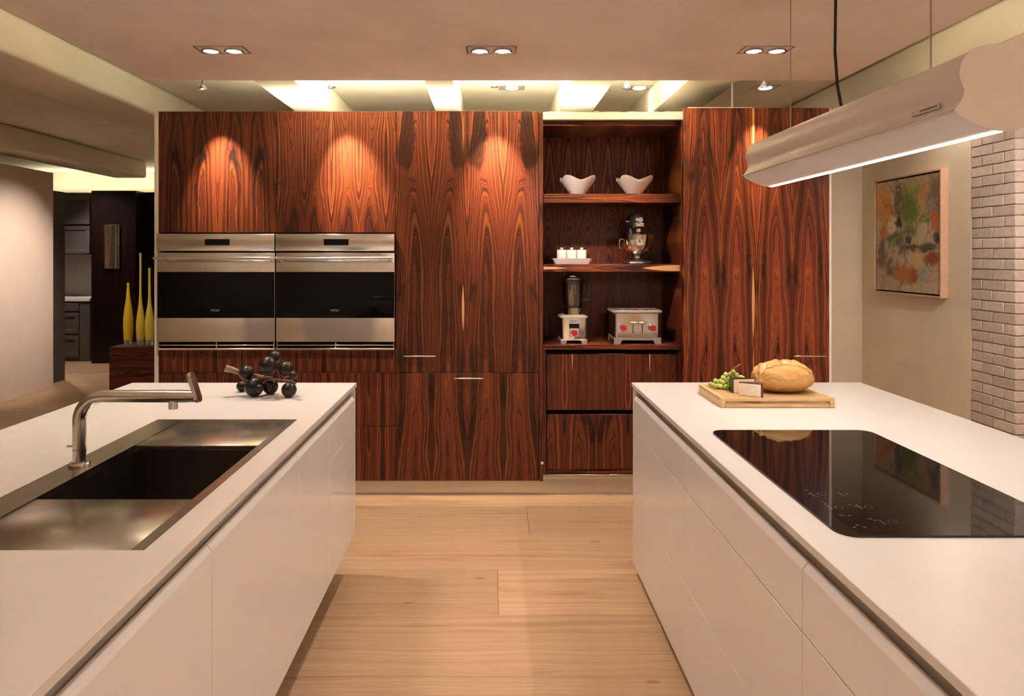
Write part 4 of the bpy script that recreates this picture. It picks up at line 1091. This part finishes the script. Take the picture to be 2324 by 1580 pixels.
YB = 9.75
dk = thing('espresso_cabinet', 'tall near-black cabinet in the left background', 'cabinet', (-5.4, 10.1, 0))
obj('body', box(B(), wx(207, YB), wx(308, YB), YB, 10.4, .0, 2.47, .004, 1), M['darkcab'], dk)
obj('side_wing', box(B(), wx(308, YB)+.002, -4.2, YB+.25, 10.4, .0, 2.47, .004, 1), M['darkcab'], dk)
mir = thing('mirror_panel', 'narrow polished steel panel hung on the near-black cabinet', 'mirror', (wx(255, YB), YB, 1.3))
mm = NT('mirror').fin((.75, .72, .66), .04, 1)
mxa, mxb, mza, mzb = wx(238, YB), wx(272, YB), wz(610, YB), wz(510, YB)
obj('plate', box(B(), mxa, mxb, YB-.02, YB-.001, mza, mzb, .004, 1), mm, mir)
for fx0 in (mxa+.035, mxa+.06, mxb-.045): 
    bm = B(); tube(bm, [(fx0, YB-.026, mza+.01), (fx0, YB-.026, mzb-.01)], .006, 8); obj('rib', bm, mm, mir)

gy = 9.95
gc = thing('panelled_cabinet', 'grey panelled cabinet bay with white backsplash in the left background', 'cabinet', (-6.2, 10.2, 0))
gx0, gx1 = -7.3, wx(206, gy)
obj('upper_body', box(B(), gx0, gx1, gy+.02, 10.5, wz(577, gy), 2.46), M['greycab'], gc, smooth=False)
obj('base_body', box(B(), gx0, gx1, gy+.02, 10.5, .0, wz(686, gy)), M['greycab'], gc, smooth=False)
obj('backsplash', box(B(), gx0, gx1, 10.46, 10.5, wz(683, gy), wz(578, gy)), M['edge'], gc, smooth=False)
obj('counter', box(B(), gx0, gx1-.002, gy-.02, 10.455, wz(684, gy), wz(676, gy), .003, 1), M['edge'], gc)
def shaker(x0, x1, z0, z1):
    d = obj('panel_door', box(B(), x0, x1, gy, gy+.018, z0, z1), M['greycab'], gc, smooth=False)
    r_ = .06; bm = B()
    for a in ((x0, x1, z1-r_, z1), (x0, x1, z0, z0+r_), (x0, x0+r_, z0+r_, z1-r_), (x1-r_, x1, z0+r_, z1-r_)):
        box(bm, a[0], a[1], gy-.014, gy-.0002, a[2], a[3], .004, 1)
    obj('moulding', bm, M['greycab'], d)
ux = [gx1-.005, gx1-.8]
for za, zb3 in ((wz(509, gy), wz(446, gy)), (wz(576, gy), wz(513, gy))):
    shaker(gx1-.80, gx1-.008, za, zb3)
for za, zb3 in ((wz(757, gy), wz(710, gy)), (wz(810, gy), wz(762, gy)), (wz(706, gy), wz(688, gy))):
    shaker(gx1-.90, gx1-.17, za, zb3)
obj('corner_post', box(B(), gx1-.16, gx1-.01, gy-.002, gy+.019, 0, wz(686, gy)), M['greycab'], gc, smooth=False)
gs = thing('grey_tall_cabinet', 'dark grey tall cabinet end behind the partition', 'cabinet', (-5.6, 8.2, 0))
obj('side_panel', box(B(), -6.1, -5.285, 8.05, 8.48, 0, 2.33, .003, 1), M['greypanel'], gs)
for pz in (590, 672, 690, 728, 822):
    zh = wz(pz, 8.05); obj('knob', box(B(), -5.36, -5.295, 8.02, 8.048, zh-.012, zh+.012, .003, 1), M['steelp'], gs)
